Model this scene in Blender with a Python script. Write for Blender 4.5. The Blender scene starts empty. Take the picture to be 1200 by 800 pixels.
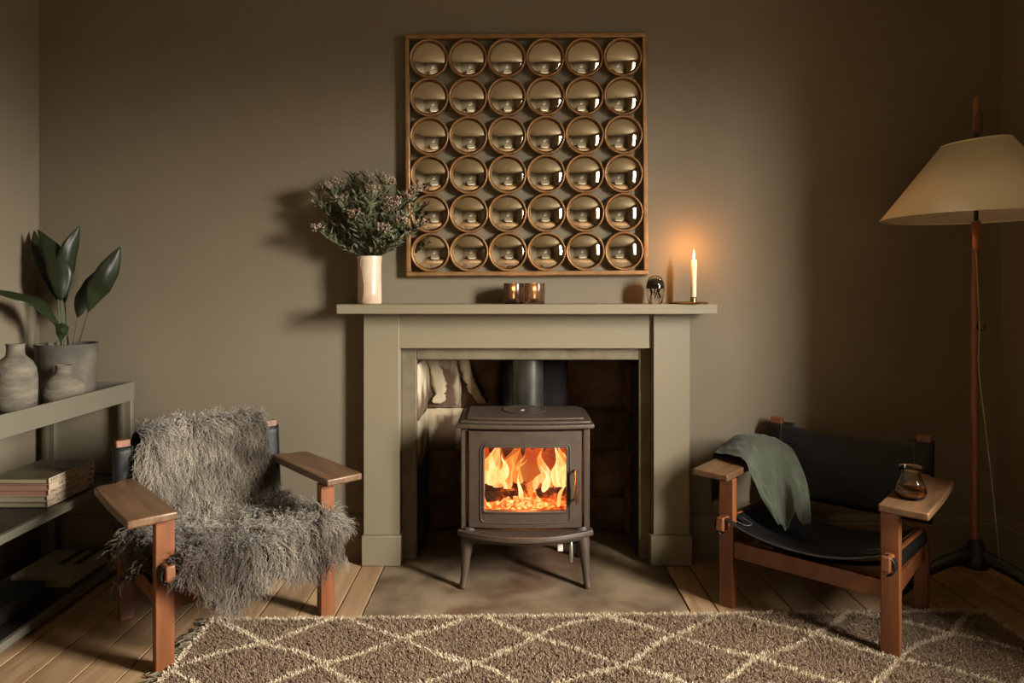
import bpy, bmesh, math, random
import numpy as np
from mathutils import Vector, Matrix, noise as mnoise

random.seed(7); rng = np.random.default_rng(11)
SC = bpy.context.scene
COL = SC.collection
PI = math.pi

# ------------------------------------------------------------------ camera
HC = 1.26            # eye height
FPX = 800.0          # focal length in pixels of the 1200 wide frame
HOR = 335.0          # horizon row
cam = bpy.data.cameras.new('camera'); camo = bpy.data.objects.new('camera', cam); COL.objects.link(camo)
camo.location = (0, 0, HC); camo.rotation_euler = (PI/2, 0, 0)
cam.sensor_width = 36; cam.lens = 36*FPX/1200; cam.shift_y = -(400-HOR)/1200
cam.clip_start = 0.05; cam.clip_end = 60
SC.camera = camo

# ------------------------------------------------------------------ light
SKY = 222.0
WIN_Y0, WIN_Y1, WIN_Z0, WIN_Z1 = 0.64, 1.44, 1.08, 2.50   # daylight window in the right wall
SC.view_settings.view_transform = 'Standard'; SC.view_settings.look = 'None'
SC.view_settings.exposure = 0.0; SC.view_settings.gamma = 1.0; SC.view_settings.use_curve_mapping = False
SC.cycles.use_denoising = True
SC.cycles.max_bounces = 8; SC.cycles.diffuse_bounces = 4; SC.cycles.glossy_bounces = 4
SC.cycles.transmission_bounces = 8; SC.cycles.transparent_max_bounces = 12
SC.cycles.sample_clamp_indirect = 4.0
SC.cycles.caustics_reflective = False; SC.cycles.caustics_refractive = False
w = bpy.data.worlds.new('overcast_sky'); SC.world = w; w.use_nodes = True
nt = w.node_tree; nt.nodes.clear()
_o = nt.nodes.new('ShaderNodeOutputWorld'); _b = nt.nodes.new('ShaderNodeBackground')
_t = nt.nodes.new('ShaderNodeTexCoord'); _s = nt.nodes.new('ShaderNodeSeparateXYZ'); _r = nt.nodes.new('ShaderNodeValToRGB')
nt.links.new(_t.outputs['Generated'], _s.inputs[0]); nt.links.new(_s.outputs['Z'], _r.inputs[0])
_r.color_ramp.elements[0].position = 0.0; _r.color_ramp.elements[0].color = (.07, .064, .054, 1)
_r.color_ramp.elements[1].position = 0.10; _r.color_ramp.elements[1].color = (1.0, .94, .845, 1)
nt.links.new(_r.outputs[0], _b.inputs[0]); _b.inputs[1].default_value = SKY
nt.links.new(_b.outputs[0], _o.inputs[0])
pl = bpy.data.lights.new('window_portal', 'AREA'); pl.shape = 'RECTANGLE'
pl.size = WIN_Y1-WIN_Y0+.1; pl.size_y = WIN_Z1-WIN_Z0+.1; pl.cycles.is_portal = True
plo = bpy.data.objects.new('window_portal', pl); COL.objects.link(plo)
plo.location = (2.49, (WIN_Y0+WIN_Y1)/2, (WIN_Z0+WIN_Z1)/2); plo.rotation_euler = (PI/2, 0, PI/2)

# ------------------------------------------------------------------ helpers
def at(px, py, Y):
    s = FPX/Y
    return Vector(((px-600)/s, Y, HC-(py-HOR)/s))

def srgb(c):
    r = []
    for v in c[:3]:
        v = v/255
        r.append(v/12.92 if v <= .04045 else ((v+.055)/1.055)**2.4)
    return (*r, 1)

def new_mat(name):
    m = bpy.data.materials.new(name); m.use_nodes = True
    n = m.node_tree.nodes; return m, n, m.node_tree.links, n['Principled BSDF']

def mat(name, c1, c2=None, rough=.6, metal=0, scale=8, stretch=(1, 1, 1), bump=0, bscale=None, detail=5,
        lo=.3, hi=.7, coat=0, trans=0, ior=None, rnd=0, spec=None, sheen=0, subsurf=0):
    m, n, l, p = new_mat(name)
    p.inputs['Roughness'].default_value = rough; p.inputs['Metallic'].default_value = metal
    p.inputs['Base Color'].default_value = srgb(c1)
    if spec is not None: p.inputs['Specular IOR Level'].default_value = spec
    if coat: p.inputs['Coat Weight'].default_value = coat; p.inputs['Coat Roughness'].default_value = .25
    if trans: p.inputs['Transmission Weight'].default_value = trans
    if ior: p.inputs['IOR'].default_value = ior
    if sheen: p.inputs['Sheen Weight'].default_value = sheen; p.inputs['Sheen Roughness'].default_value = .5
    if subsurf:
        p.inputs['Subsurface Weight'].default_value = subsurf; p.inputs['Subsurface Radius'].default_value = (.02, .012, .006)
        p.inputs['Subsurface Scale'].default_value = .5
    tc = n.new('ShaderNodeTexCoord'); mp = n.new('ShaderNodeMapping'); mp.inputs['Scale'].default_value = stretch
    l.new(tc.outputs['Object'], mp.inputs[0])
    src = mp.outputs[0]
    if rnd:
        oi = n.new('ShaderNodeObjectInfo'); mu = n.new('ShaderNodeMath'); mu.operation = 'MULTIPLY'; mu.inputs[1].default_value = 37
        l.new(oi.outputs['Random'], mu.inputs[0]); va = n.new('ShaderNodeVectorMath'); va.operation = 'ADD'
        l.new(src, va.inputs[0]); l.new(mu.outputs[0], va.inputs[1]); src = va.outputs[0]
    if c2 is not None:
        no = n.new('ShaderNodeTexNoise'); no.inputs['Scale'].default_value = scale; no.inputs['Detail'].default_value = detail
        l.new(src, no.inputs['Vector'])
        ra = n.new('ShaderNodeValToRGB'); ra.color_ramp.elements[0].position = lo; ra.color_ramp.elements[1].position = hi
        ra.color_ramp.elements[0].color = srgb(c1); ra.color_ramp.elements[1].color = srgb(c2)
        l.new(no.outputs[0], ra.inputs[0]); out = ra.outputs[0]
        if rnd:
            hs = n.new('ShaderNodeHueSaturation'); m2 = n.new('ShaderNodeMapRange')
            m2.inputs[3].default_value = 1-rnd; m2.inputs[4].default_value = 1+rnd
            l.new(oi.outputs['Random'], m2.inputs[0]); l.new(m2.outputs[0], hs.inputs['Value']); l.new(out, hs.inputs['Color']); out = hs.outputs[0]
        l.new(out, p.inputs['Base Color'])
    if bump:
        nb = n.new('ShaderNodeTexNoise'); nb.inputs['Scale'].default_value = bscale or scale*4; nb.inputs['Detail'].default_value = 6
        l.new(src, nb.inputs['Vector']); bp = n.new('ShaderNodeBump'); bp.inputs['Strength'].default_value = bump
        bp.inputs['Distance'].default_value = .01
        l.new(nb.outputs[0], bp.inputs['Height']); l.new(bp.outputs[0], p.inputs['Normal'])
    return m

def glass(name, col=(255, 255, 255), rough=0.0, ior=1.45):
    m, n, l, p = new_mat(name)
    p.inputs['Base Color'].default_value = srgb(col); p.inputs['Transmission Weight'].default_value = 1
    p.inputs['Roughness'].default_value = rough; p.inputs['IOR'].default_value = ior
    return m

def pane_mat(name, tint=(255, 255, 255), gloss=.06):
    m, n, l, p = new_mat(name)
    n.remove(p); o = n['Material Output']
    a = n.new('ShaderNodeBsdfTransparent'); a.inputs[0].default_value = srgb(tint)
    b = n.new('ShaderNodeBsdfGlossy'); b.inputs['Roughness'].default_value = .02
    x = n.new('ShaderNodeMixShader'); x.inputs[0].default_value = gloss
    l.new(a.outputs[0], x.inputs[1]); l.new(b.outputs[0], x.inputs[2]); l.new(x.outputs[0], o.inputs[0])
    return m

def emit(name, stops, scale=6, strength=4, stretch=(1, 1, 1), detail=3):
    m, n, l, p = new_mat(name); n.remove(p); o = n['Material Output']
    e = n.new('ShaderNodeEmission'); tc = n.new('ShaderNodeTexCoord'); mp = n.new('ShaderNodeMapping'); mp.inputs['Scale'].default_value = stretch
    no = n.new('ShaderNodeTexNoise'); no.inputs['Scale'].default_value = scale; no.inputs['Detail'].default_value = detail
    no.inputs['Distortion'].default_value = .6
    l.new(tc.outputs['Object'], mp.inputs[0]); l.new(mp.outputs[0], no.inputs['Vector'])
    ra = n.new('ShaderNodeValToRGB')
    while len(ra.color_ramp.elements) < len(stops): ra.color_ramp.elements.new(.5)
    for el, (ps, c) in zip(ra.color_ramp.elements, stops): el.position = ps; el.color = (*c, 1)
    l.new(no.outputs[0], ra.inputs[0]); l.new(ra.outputs[0], e.inputs[0]); e.inputs[1].default_value = strength
    l.new(e.outputs[0], o.inputs[0]); return m

def link(name, me, m=None, parent=None, loc=None, rot=None):
    o = bpy.data.objects.new(name, me); COL.objects.link(o)
    if m is not None and me is not None and not me.materials: me.materials.append(m)
    if parent is not None: o.parent = parent
    if loc is not None: o.location = loc
    if rot is not None: o.rotation_euler = rot
    return o

def tag(o, label=None, cat=None, group=None, kind=None):
    if label: o['label'] = label
    if cat: o['category'] = cat
    if group: o['group'] = group
    if kind: o['kind'] = kind
    return o

def thing(name, label, cat, loc=(0, 0, 0), rz=0, group=None):
    o = bpy.data.objects.new(name, None); COL.objects.link(o); o.location = loc; o.rotation_euler = (0, 0, rz)
    o.empty_display_size = .05
    return tag(o, label, cat, group)

class MB:
    def __init__(s): s.v = []; s.f = []
    def add(s, vs, fs):
        b = len(s.v); s.v += [tuple(v) for v in vs]; s.f += [tuple(i+b for i in f) for f in fs]; return s
    def box(s, x0, x1, y0, y1, z0, z1, M=None):
        vs = [Vector((x, y, z)) for z in (z0, z1) for y in (y0, y1) for x in (x0, x1)]
        if M: vs = [M @ v for v in vs]
        return s.add(vs, [(0, 2, 3, 1), (4, 5, 7, 6), (0, 1, 5, 4), (2, 6, 7, 3), (0, 4, 6, 2), (1, 3, 7, 5)])
    def beam(s, a, b, wx, wy, up=(0, 1, 0)):
        a = Vector(a); b = Vector(b); t = (b-a).normalized(); n = Vector(up); n = (n-t*n.dot(t)).normalized(); u = t.cross(n)
        vs = [p+u*i*wx/2+n*j*wy/2 for p in (a, b) for j in (-1, 1) for i in (-1, 1)]
        return s.add(vs, [(0, 2, 3, 1), (4, 5, 7, 6), (0, 1, 5, 4), (2, 6, 7, 3), (0, 4, 6, 2), (1, 3, 7, 5)])
    def tube(s, pts, rad, n=10, cap=True, flat=1.0):
        pts = [Vector(p) for p in pts]; k = len(pts)
        if not hasattr(rad, '__len__'): rad = [rad]*k
        b = len(s.v); ref = None
        for i, p in enumerate(pts):
            t = (pts[min(i+1, k-1)]-pts[max(i-1, 0)]).normalized()
            if ref is None: ref = Vector((0, 0, 1)) if abs(t.z) < .9 else Vector((1, 0, 0))
            u = (ref-t*ref.dot(t)).normalized(); ref = u; w_ = t.cross(u)
            for j in range(n):
                a = 2*PI*j/n; s.v.append(tuple(p+u*math.cos(a)*rad[i]+w_*math.sin(a)*rad[i]*flat))
        for i in range(k-1):
            for j in range(n):
                s.f.append((b+i*n+j, b+i*n+(j+1) % n, b+(i+1)*n+(j+1) % n, b+(i+1)*n+j))
        if cap: s.f.append(tuple(b+j for j in range(n))[::-1]); s.f.append(tuple(b+(k-1)*n+j for j in range(n)))
        return s
    def lathe(s, prof, n=32, c=(0, 0, 0), cap0=True, cap1=True, wob=None):
        b = len(s.v)
        for r, z in prof:
            for j in range(n):
                a = 2*PI*j/n; rr = r*(1+(wob(a, z) if wob else 0))
                s.v.append((c[0]+rr*math.cos(a), c[1]+rr*math.sin(a), c[2]+z))
        for i in range(len(prof)-1):
            for j in range(n): s.f.append((b+i*n+j, b+i*n+(j+1) % n, b+(i+1)*n+(j+1) % n, b+(i+1)*n+j))
        if cap0: s.f.append(tuple(b+j for j in range(n))[::-1])
        if cap1: s.f.append(tuple(b+(len(prof)-1)*n+j for j in range(n)))
        return s
    def prism(s, out, z0, z1):
        k = len(out); b = len(s.v)
        s.v += [(x, y, z0) for x, y in out]+[(x, y, z1) for x, y in out]
        s.f.append(tuple(b+i for i in range(k))[::-1]); s.f.append(tuple(b+k+i for i in range(k)))
        for i in range(k): s.f.append((b+i, b+(i+1) % k, b+k+(i+1) % k, b+k+i))
        return s
    def grid(s, fn, nu, nv, skip=None):
        b = len(s.v)
        for j in range(nv+1):
            for i in range(nu+1): s.v.append(tuple(fn(i/nu, j/nv)))
        for j in range(nv):
            for i in range(nu):
                if skip and skip((i+.5)/nu, (j+.5)/nv): continue
                a = b+j*(nu+1)+i; s.f.append((a, a+1, a+nu+2, a+nu+1))
        return s
    def me(s, name):
        m = bpy.data.meshes.new(name); m.from_pydata(s.v, [], s.f); m.update(); return m
    def build(s, name, m, parent=None, bevel=0, smooth=True, seg=2, solid=0, loc=None, rot=None, sub=0, ang=40):
        me = s.me(name)
        bm = bmesh.new(); bm.from_mesh(me); bmesh.ops.recalc_face_normals(bm, faces=bm.faces); bm.to_mesh(me); bm.free()
        if smooth:
            me.shade_smooth()
            try: me.set_sharp_from_angle(angle=math.radians(ang))
            except Exception: pass
        o = link(name, me, m, parent, loc, rot)
        if solid:
            d = o.modifiers.new('solid', 'SOLIDIFY'); d.thickness = solid; d.offset = 0
        if sub:
            d = o.modifiers.new('sub', 'SUBSURF'); d.levels = sub; d.render_levels = sub
        if bevel:
            d = o.modifiers.new('bevel', 'BEVEL'); d.width = bevel; d.segments = seg; d.limit_method = 'ANGLE'; d.angle_limit = .6
            d.harden_normals = False
        return o

def struct(o, label=None): o['kind'] = 'structure'; (label and tag(o, label)); return o

def arrays_mesh(name, V, F, C=None, m=None):
    """V (n,3), F (k,3 or 4) numpy -> mesh with optional vertex colours"""
    me = bpy.data.meshes.new(name); n = len(V); k, q = F.shape
    me.vertices.add(n); me.vertices.foreach_set('co', np.ascontiguousarray(V, dtype=np.float32).ravel())
    me.loops.add(k*q); me.loops.foreach_set('vertex_index', np.ascontiguousarray(F, dtype=np.int32).ravel())
    me.polygons.add(k); me.polygons.foreach_set('loop_start', np.arange(0, k*q, q, dtype=np.int32))
    me.update(calc_edges=True); me.validate()
    if C is not None:
        a = me.color_attributes.new('tint', 'FLOAT_COLOR', 'POINT')
        a.data.foreach_set('color', np.ascontiguousarray(np.c_[C, np.ones(n)], dtype=np.float32).ravel())
    me.shade_smooth()
    if m: me.materials.append(m)
    return me

def tint_mat(name, rough=.9, sheen=.0, spec=.2):
    m, n, l, p = new_mat(name); a = n.new('ShaderNodeVertexColor'); a.layer_name = 'tint'
    l.new(a.outputs[0], p.inputs['Base Color']); p.inputs['Roughness'].default_value = rough
    p.inputs['Specular IOR Level'].default_value = spec
    if sheen: p.inputs['Sheen Weight'].default_value = sheen
    return m

def catmull(pts, n):
    P = [np.array(p, float) for p in pts]; P = [2*P[0]-P[1]]+P+[2*P[-1]-P[-2]]
    out = []; k = len(P)-3
    for i in range(n+1):
        x = i/n*k; j = min(int(x), k-1); t = x-j; a, b, c, d = P[j:j+4]
        out.append(.5*((2*b)+(-a+c)*t+(2*a-5*b+4*c-d)*t*t+(-a+3*b-3*c+d)*t**3))
    return np.array(out)

def copy_tree(o, parent=None):
    c = o.copy(); COL.objects.link(c); c.parent = parent
    for ch in list(o.children): copy_tree(ch, c)
    return c

# ------------------------------------------------------------------ materials
M = {}
M['paint'] = mat('wall_paint', (119, 109, 90), (115, 105, 86), rough=.75, scale=3, bump=.06, bscale=160)
M['trim'] = mat('trim_paint', (131, 121, 99), (127, 117, 95), rough=.5, scale=3, bump=.03, bscale=90)
M['slip'] = mat('slip_paint', (112, 102, 80), (86, 76, 56), rough=.7, scale=9, lo=.45, hi=.8, bump=.25, bscale=40)
M['ceil'] = mat('ceiling_paint', (196, 184, 158), rough=.9)
M['board'] = mat('pine_board', (134, 106, 76), (166, 136, 102), rough=.55, scale=5, stretch=(5, .6, 5), rnd=.14, bump=.12, bscale=30)
M['subfloor'] = mat('subfloor', (26, 20, 14), rough=1)
M['hearth'] = mat('hearth_stone', (78, 62, 46), (136, 118, 94), rough=.6, scale=5, detail=10, lo=.28, hi=.62, bump=.3, bscale=18)
M['chairwood'] = mat('stained_oak', (94, 51, 23), (124, 72, 36), rough=.48, scale=7, stretch=(4, 4, .5), bump=.05, bscale=60, coat=.15)
M['armwood'] = mat('arm_oak', (78, 54, 34), (116, 86, 58), rough=.45, scale=5, stretch=(7, .8, 4), bump=.05, bscale=60, coat=.1)
M['leather'] = mat('saddle_leather', (13, 13, 14), (22, 21, 21), rough=.45, scale=14, bump=.12, bscale=220, spec=.32)
M['stitch'] = mat('stitch', (84, 78, 68), rough=.8)
M['steel'] = mat('steel', (170, 168, 160), rough=.3, metal=1)
M['brass'] = mat('antique_brass', (168, 130, 86), (138, 102, 66), rough=.4, metal=.45, scale=20, bump=.05, bscale=120)
M['brassbright'] = mat('polished_brass', (206, 156, 84), rough=.2, metal=1)
M['mirror'] = mat('mirror_silver', (234, 227, 213), rough=.015, metal=1)
M['iron'] = mat('cast_iron', (80, 67, 56), (68, 55, 45), rough=.52, scale=30, bump=.12, bscale=260, metal=.15)
M['flue'] = mat('flue_steel', (96, 94, 88), (72, 70, 65), rough=.36, metal=.7, scale=20)
M['black'] = mat('black_metal', (14, 13, 12), rough=.45)
M['firebrick'] = mat('firebrick', (120, 84, 56), (76, 48, 32), rough=.9, scale=12)
M['char0'] = mat('charred_wood', (44, 26, 18), (16, 10, 8), rough=.95, scale=18, bump=.8, bscale=40)
M['ivory'] = mat('ivory_wax', (226, 214, 186), rough=.45, subsurf=.3)
M['shade'] = mat('lamp_shade_paper', (232, 220, 192), (226, 212, 182), rough=.8, scale=4)
M['lampwood'] = mat('lamp_beech', (108, 66, 38), (128, 82, 50), rough=.45, scale=8, stretch=(4, 4, .5))
M['copper'] = mat('copper_sleeve', (160, 98, 60), rough=.35, metal=.6)
M['cabinet'] = mat('cabinet_paint', (99, 95, 81), (93, 89, 75), rough=.5, scale=4)
M['darkshelf'] = mat('dark_shelf', (30, 28, 24), (40, 37, 31), rough=.35, scale=5)
M['stoneware'] = mat('rough_stoneware', (76, 71, 61), (116, 108, 93), rough=.9, scale=14, stretch=(1, 1, 2.5), bump=.6, bscale=24)
M['potgrey'] = mat('weathered_pot', (70, 66, 58), (112, 104, 90), rough=.85, scale=7, bump=.35, bscale=22, lo=.4, hi=.75)
M['soil'] = mat('soil', (30, 22, 15), (18, 13, 9), rough=1, scale=40, bump=.8)
M['leaf'] = mat('aspidistra_leaf', (23, 31, 14), (35, 45, 22), rough=.4, scale=14, stretch=(1, 1, .3))
M['stalk'] = mat('leaf_stalk', (64, 74, 42), rough=.5)
M['vase'] = mat('blush_ceramic', (208, 192, 168), (172, 142, 118), rough=.32, scale=9, stretch=(1, 1, .5), lo=.42, hi=.72, bump=.3, bscale=18, coat=.4)
M['sage'] = mat('sage_leaf', (78, 82, 58), (120, 122, 94), rough=.7, scale=30, rnd=.2)
M['stemgreen'] = mat('stem_green', (70, 72, 44), rough=.6)
M['petal'] = mat('dusty_petal', (192, 162, 144), (150, 122, 106), rough=.8, scale=60, rnd=.15)
M['linen'] = mat('green_linen', (66, 72, 56), (52, 58, 44), rough=.9, scale=30, bump=.25, bscale=300, sheen=.15)
M['hide'] = mat('hide', (56, 48, 40), rough=1)
M['wool'] = tint_mat('fleece_wool', .75, .25, .3)
M['pile'] = tint_mat('rug_pile', .95, .1, .1)
M['rugback'] = mat('rug_back', (84, 66, 50), rough=1)
M['paper'] = mat('page_block', (150, 138, 112), (132, 120, 96), rough=.9, scale=3, stretch=(1, 1, 90))
M['cover'] = mat('book_cover', (164, 146, 124), (152, 136, 114), rough=.6, scale=4)
M['ink'] = mat('print_ink', (52, 34, 24), rough=.7)
M['coverdark'] = mat('photo_cover', (62, 54, 42), (96, 86, 66), rough=.4, scale=8)
M['coverpink'] = mat('pink_board', (140, 104, 88), rough=.6)
M['covergreen'] = mat('grey_green_board', (112, 116, 98), rough=.6)
M['covergrey'] = mat('grey_cloth_board', (150, 142, 120), (136, 128, 108), rough=.7, scale=10)
M['clear'] = glass('clear_glass', (244, 240, 232))
M['smoke'] = glass('smoked_glass', (214, 186, 164), .22)
M['whisky'] = glass('whisky', (226, 142, 56), 0, 1.36)
M['jelly'] = mat('jelly_glass', (96, 70, 58), rough=.15, trans=.5)
M['pane'] = pane_mat('window_pane')
M['stovepane'] = pane_mat('stove_pane', (255, 240, 226), .05)
M['framewhite'] = mat('window_white', (206, 200, 184), rough=.5)
M['sofa'] = mat('oat_fabric', (150, 140, 120), (138, 128, 108), rough=.95, scale=40, bump=.2)
M['white'] = mat('white_paint', (222, 216, 200), rough=.6)

# ------------------------------------------------------------------ room shell
WY = 3.16; XL = -2.19; XR = 2.265; YB = -2.0; ZC = 2.78
OX0, OX1, OZ = -.44, .585, .924           # fireplace opening
b = MB()
b.box(XL-.3, OX0, WY, WY+.5, -.1, ZC).box(OX1, XR+.4, WY, WY+.5, -.1, ZC).box(OX0, OX1, WY, WY+.5, OZ, ZC)
struct(b.build('wall_back', M['paint'], smooth=False))
struct(MB().box(XL-.3, XL, YB-.3, WY, -.1, ZC).build('wall_left', M['paint'], smooth=False))
b = MB(); x0, x1 = XR, XR+.20
b.box(x0, x1, WIN_Y1, WY, -.1, ZC).box(x0, x1, YB-.3, WIN_Y0, -.1, ZC).box(x0, x1, WIN_Y0, WIN_Y1, -.1, WIN_Z0).box(x0, x1, WIN_Y0, WIN_Y1, WIN_Z1, ZC)
struct(b.build('wall_right', M['paint'], smooth=False))
struct(MB().box(XL, XR, YB-.3, YB, -.1, ZC).build('wall_rear', M['paint'], smooth=False))
struct(MB().box(XL-.3, XR+.4, YB-.3, WY+.5, ZC, ZC+.1).build('ceiling', M['ceil'], smooth=False))

def skirting(name, pts, flip=1):
    """pts: two floor points; board 0.205 high with a moulded top, standing proud on the room side"""
    a, c = Vector((*pts[0], 0)), Vector((*pts[1], 0)); t = (c-a).normalized(); nrm = Vector((-t.y, t.x, 0))*flip
    prof = [(0, 0), (.022, 0), (.022, .165), (.018, .172), (.018, .185), (.012, .195), (.008, .205), (0, .205)]
    m = MB(); k = len(prof)
    vs = [p+nrm*d+Vector((0, 0, z)) for p in (a, c) for d, z in prof]
    fs = [tuple(range(k))[::-1], tuple(range(k, 2*k))]+[(i, (i+1) % k, k+(i+1) % k, k+i) for i in range(k)]
    m.add(vs, fs); struct(m.build(name, M['paint'], smooth=False))
skirting('baseboard_back_left', [(XL, WY), (-.685, WY)], -1)
skirting('baseboard_back_right', [(.81, WY), (XR, WY)], -1)
skirting('baseboard_left', [(XL, YB), (XL, WY-.022)], -1)
skirting('baseboard_right', [(XR, YB), (XR, WY-.022)], 1)

# floor: sub-floor with pine boards as children, stone hearth
fl = struct(MB().box(XL, XR, YB, WY+.5, -.1, -.022).build('floor', M['subfloor'], smooth=False))
HX0, HX1, HY0 = -.575, .69, 2.36
edges_l = [-.575-.1-.145*i for i in range(12)]
xs = []
x = HX0; seg = [(-.677, HX0)]
x = -.677
while x > XL: seg.append((max(x-.1455, XL), x)); x -= .1455
seg.append((HX1, .8)); x = .8
while x < XR: seg.append((x, min(x+.1455, XR))); x += .1455
def board(x0, x1, y0, y1):
    g = .003
    m = MB().box(-(x1-x0)/2+g, (x1-x0)/2-g, y0, y1, -.022, 0)
    o = m.build('floor_board', M['board'], fl, bevel=.0015, seg=1, smooth=False); o.location.x = (x0+x1)/2
for i, (a, c) in enumerate(seg):
    if c-a < .01: continue
    cut = [0.9, .35, 1.4, -.3][i % 4]
    board(a, c, YB, cut-.001); board(a, c, cut+.001, WY)
n = 9; wd = (HX1-HX0)/n
for i in range(n): board(HX0+i*wd, HX0+(i+1)*wd, YB, HY0-.002)

def hearth_pt(u, v):
    x = HX0+.004+u*(HX1-HX0-.008); y = HY0+v*(WY+.42-HY0)
    return (x, y, .0015*mnoise.noise((x*9, y*9, 0))+.0015*mnoise.noise((x*23, y*23, 3))-.001)
_m = M['hearth']; _n = _m.node_tree.nodes; _l = _m.node_tree.links; _p = _n['Principled BSDF']; _src = _p.inputs['Base Color'].links[0].from_socket
_tc = _n.new('ShaderNodeTexCoord'); _no = _n.new('ShaderNodeTexNoise'); _no.inputs['Scale'].default_value = 2.6; _no.inputs['Detail'].default_value = 9; _no.inputs['Distortion'].default_value = .7
_l.new(_tc.outputs['Object'], _no.inputs['Vector']); _ra = _n.new('ShaderNodeValToRGB'); _ra.color_ramp.elements[0].position = .5; _ra.color_ramp.elements[1].position = .64
_ra.color_ramp.elements[0].color = (0, 0, 0, 1); _ra.color_ramp.elements[1].color = (.75, .75, .75, 1); _l.new(_no.outputs[0], _ra.inputs[0])
_mx = _n.new('ShaderNodeMixRGB'); _l.new(_ra.outputs[0], _mx.inputs[0]); _l.new(_src, _mx.inputs[1]); _mx.inputs[2].default_value = srgb((84, 54, 36)); _l.new(_mx.outputs[0], _p.inputs['Base Color'])
hb = MB().grid(hearth_pt, 60, 60)
hb.box(HX0+.004, HX1-.004, HY0, WY+.42, -.02, -.004)
o = hb.build('hearth_slab', M['hearth'], ang=80); tag(o, 'worn grey-brown stone hearth slab under the stove', 'hearth')

# recess lining: rough stones in mortar
M['mortar'] = mat('sooty_mortar', (84, 64, 46), (40, 30, 22), rough=1, scale=9, bump=.8, bscale=30)
M['stone'] = mat('recess_stone', (124, 100, 74), (66, 51, 38), rough=.95, scale=7, detail=8, lo=.3, hi=.7, bump=.7, bscale=26, rnd=.22)
M['soot'] = mat('sooted_stone', (30, 22, 17), (14, 10, 8), rough=1, scale=9, bump=.8, bscale=26)
M['plaster'] = mat('old_plaster', (196, 180, 150), (140, 120, 94), rough=.9, scale=9, lo=.48, hi=.75, bump=.5, bscale=22)
M['plastered'] = mat('plastered_stone', (190, 174, 146), (98, 78, 58), rough=.92, scale=5.5, stretch=(1, 1, .45), detail=7, lo=.47, hi=.56, bump=.6, bscale=24)
RY = 3.54
rb = MB().box(OX0-.02, OX1+.02, RY, RY+.06, -.02, OZ+.3)
rb.box(OX0-.04, OX0, WY+.005, RY+.05, -.02, OZ+.1).box(OX1, OX1+.04, WY+.005, RY+.05, -.02, OZ+.1)
rec = struct(rb.build('wall_recess', M['mortar'], smooth=False))
def stone(cx, cz, w_, h_, mt, plane='back', seed=0, thick=.03):
    """hewn block: rough-faced slab with a chipped outline"""
    m = MB(); rr = random.Random(seed); ph = rr.random()*50; nu, nv = 8, 6; tk = thick*rr.uniform(.7, 1.15)
    def fn(u, v):
        x, z = (u-.5)*w_, (v-.5)*h_
        ed = min(u, 1-u, v, 1-v)
        ox = .010*mnoise.noise((ph, z*22, 1)); oz = .010*mnoise.noise((x*22, ph, 2))
        d = tk*(1 if ed > .01 else .25)*(1+.45*mnoise.noise((x*11+ph, z*11, 0))+.3*mnoise.noise((x*30+ph, z*30, 5)))
        return (x+ox, -d, z+oz)
    m.grid(fn, nu, nv)
    q = [m.v[0], m.v[nu], m.v[-1], m.v[-nu-1]]; b0 = len(m.v); m.v += [(a, .0, c) for a, _, c in q]
    rim_ = [k for k in range(nu+1)]+[(k+1)*(nu+1)+nu for k in range(nv)]+[(nv)*(nu+1)+nu-1-k for k in range(nu)]+[(nv-1-k)*(nu+1) for k in range(nv-1)]
    b1 = len(m.v); m.v += [(m.v[k][0], 0, m.v[k][2]) for k in rim_]; n_ = len(rim_)
    for k in range(n_): m.f.append((rim_[k], rim_[(k+1) % n_], b1+(k+1) % n_, b1+k))
    del m.v[b0:b0+4]; m.f = [tuple(a-4 if a >= b0+4 else a for a in f) for f in m.f]
    o = m.build('stone', mt, rec, ang=50)
    if plane == 'back': o.location = (cx, RY+.002, cz)
    elif plane == 'left': o.location = (OX0-.002, cx, cz); o.rotation_euler = (0, 0, PI/2)
    else: o.location = (OX1+.002, cx, cz); o.rotation_euler = (0, 0, -PI/2)
    return o
z = 0.0; sd = 0
rows = [(.17, [.25, .36, .22, .25]), (.24, [.19, .27, .3, .32]), (.22, [.22, .3, .22, .34]), (.27, [.2, .2, .35, .33]), (.24, [.18, .34, .3, .26])]
for hrow, ws in rows:
    x = OX0-.02
    for wr in ws:
        cx, cz = x+wr/2, z+hrow/2; sd += 1
        sooty = -.12 < cx < .34 and cz > .45
        stone(cx, cz, wr-.006, hrow-.006, M['soot'] if sooty else (M['plastered'] if cx < -.2 and cz > .5 else M['stone']), 'back', sd)
        x += wr
    for y0, wr in ((WY+.012, .19), (WY+.204, .17)):
        sd += 2
        stone(y0+wr/2, z+hrow/2, wr-.006, hrow-.006, M['plastered'] if z > .4 else M['soot'], 'left', sd, .016)
        stone(y0+wr/2, z+hrow/2, wr-.006, hrow-.006, M['soot'] if y0 < WY+.1 else M['stone'], 'right', sd+1, .016)
    z += hrow
def plaster(pts, wid, seed):
    """ragged strip of surviving plaster on the recess back"""
    P = catmull(pts, 24)
    def fn(u, v):
        i = int(round(v*24)); x, z = P[i]; w2 = wid*(1+.55*mnoise.noise((v*7, seed, 0))+.35*mnoise.noise((v*23, seed, u*2)))*(1 if 0 < v < 1 else .5)
        xx = x+(u-.5)*2*w2+.008*mnoise.noise((u*3, v*14, seed)); e_ = abs(u-.5)*2
        return (xx, RY-.040+.012*(e_ > .9)-.006*mnoise.noise((xx*20, z*20, seed)), z)
    o = MB().grid(fn, 8, 24).build('plaster_patch', M['plaster'], rec, solid=.012, ang=60)
plaster([(-.245, .98), (-.245, .88), (-.225, .80), (-.20, .74), (-.17, .69), (-.15, .66)], .024, 5.1)
plaster([(-.41, .98), (-.405, .88), (-.385, .80), (-.37, .72), (-.38, .66)], .028, 2.2)

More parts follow.
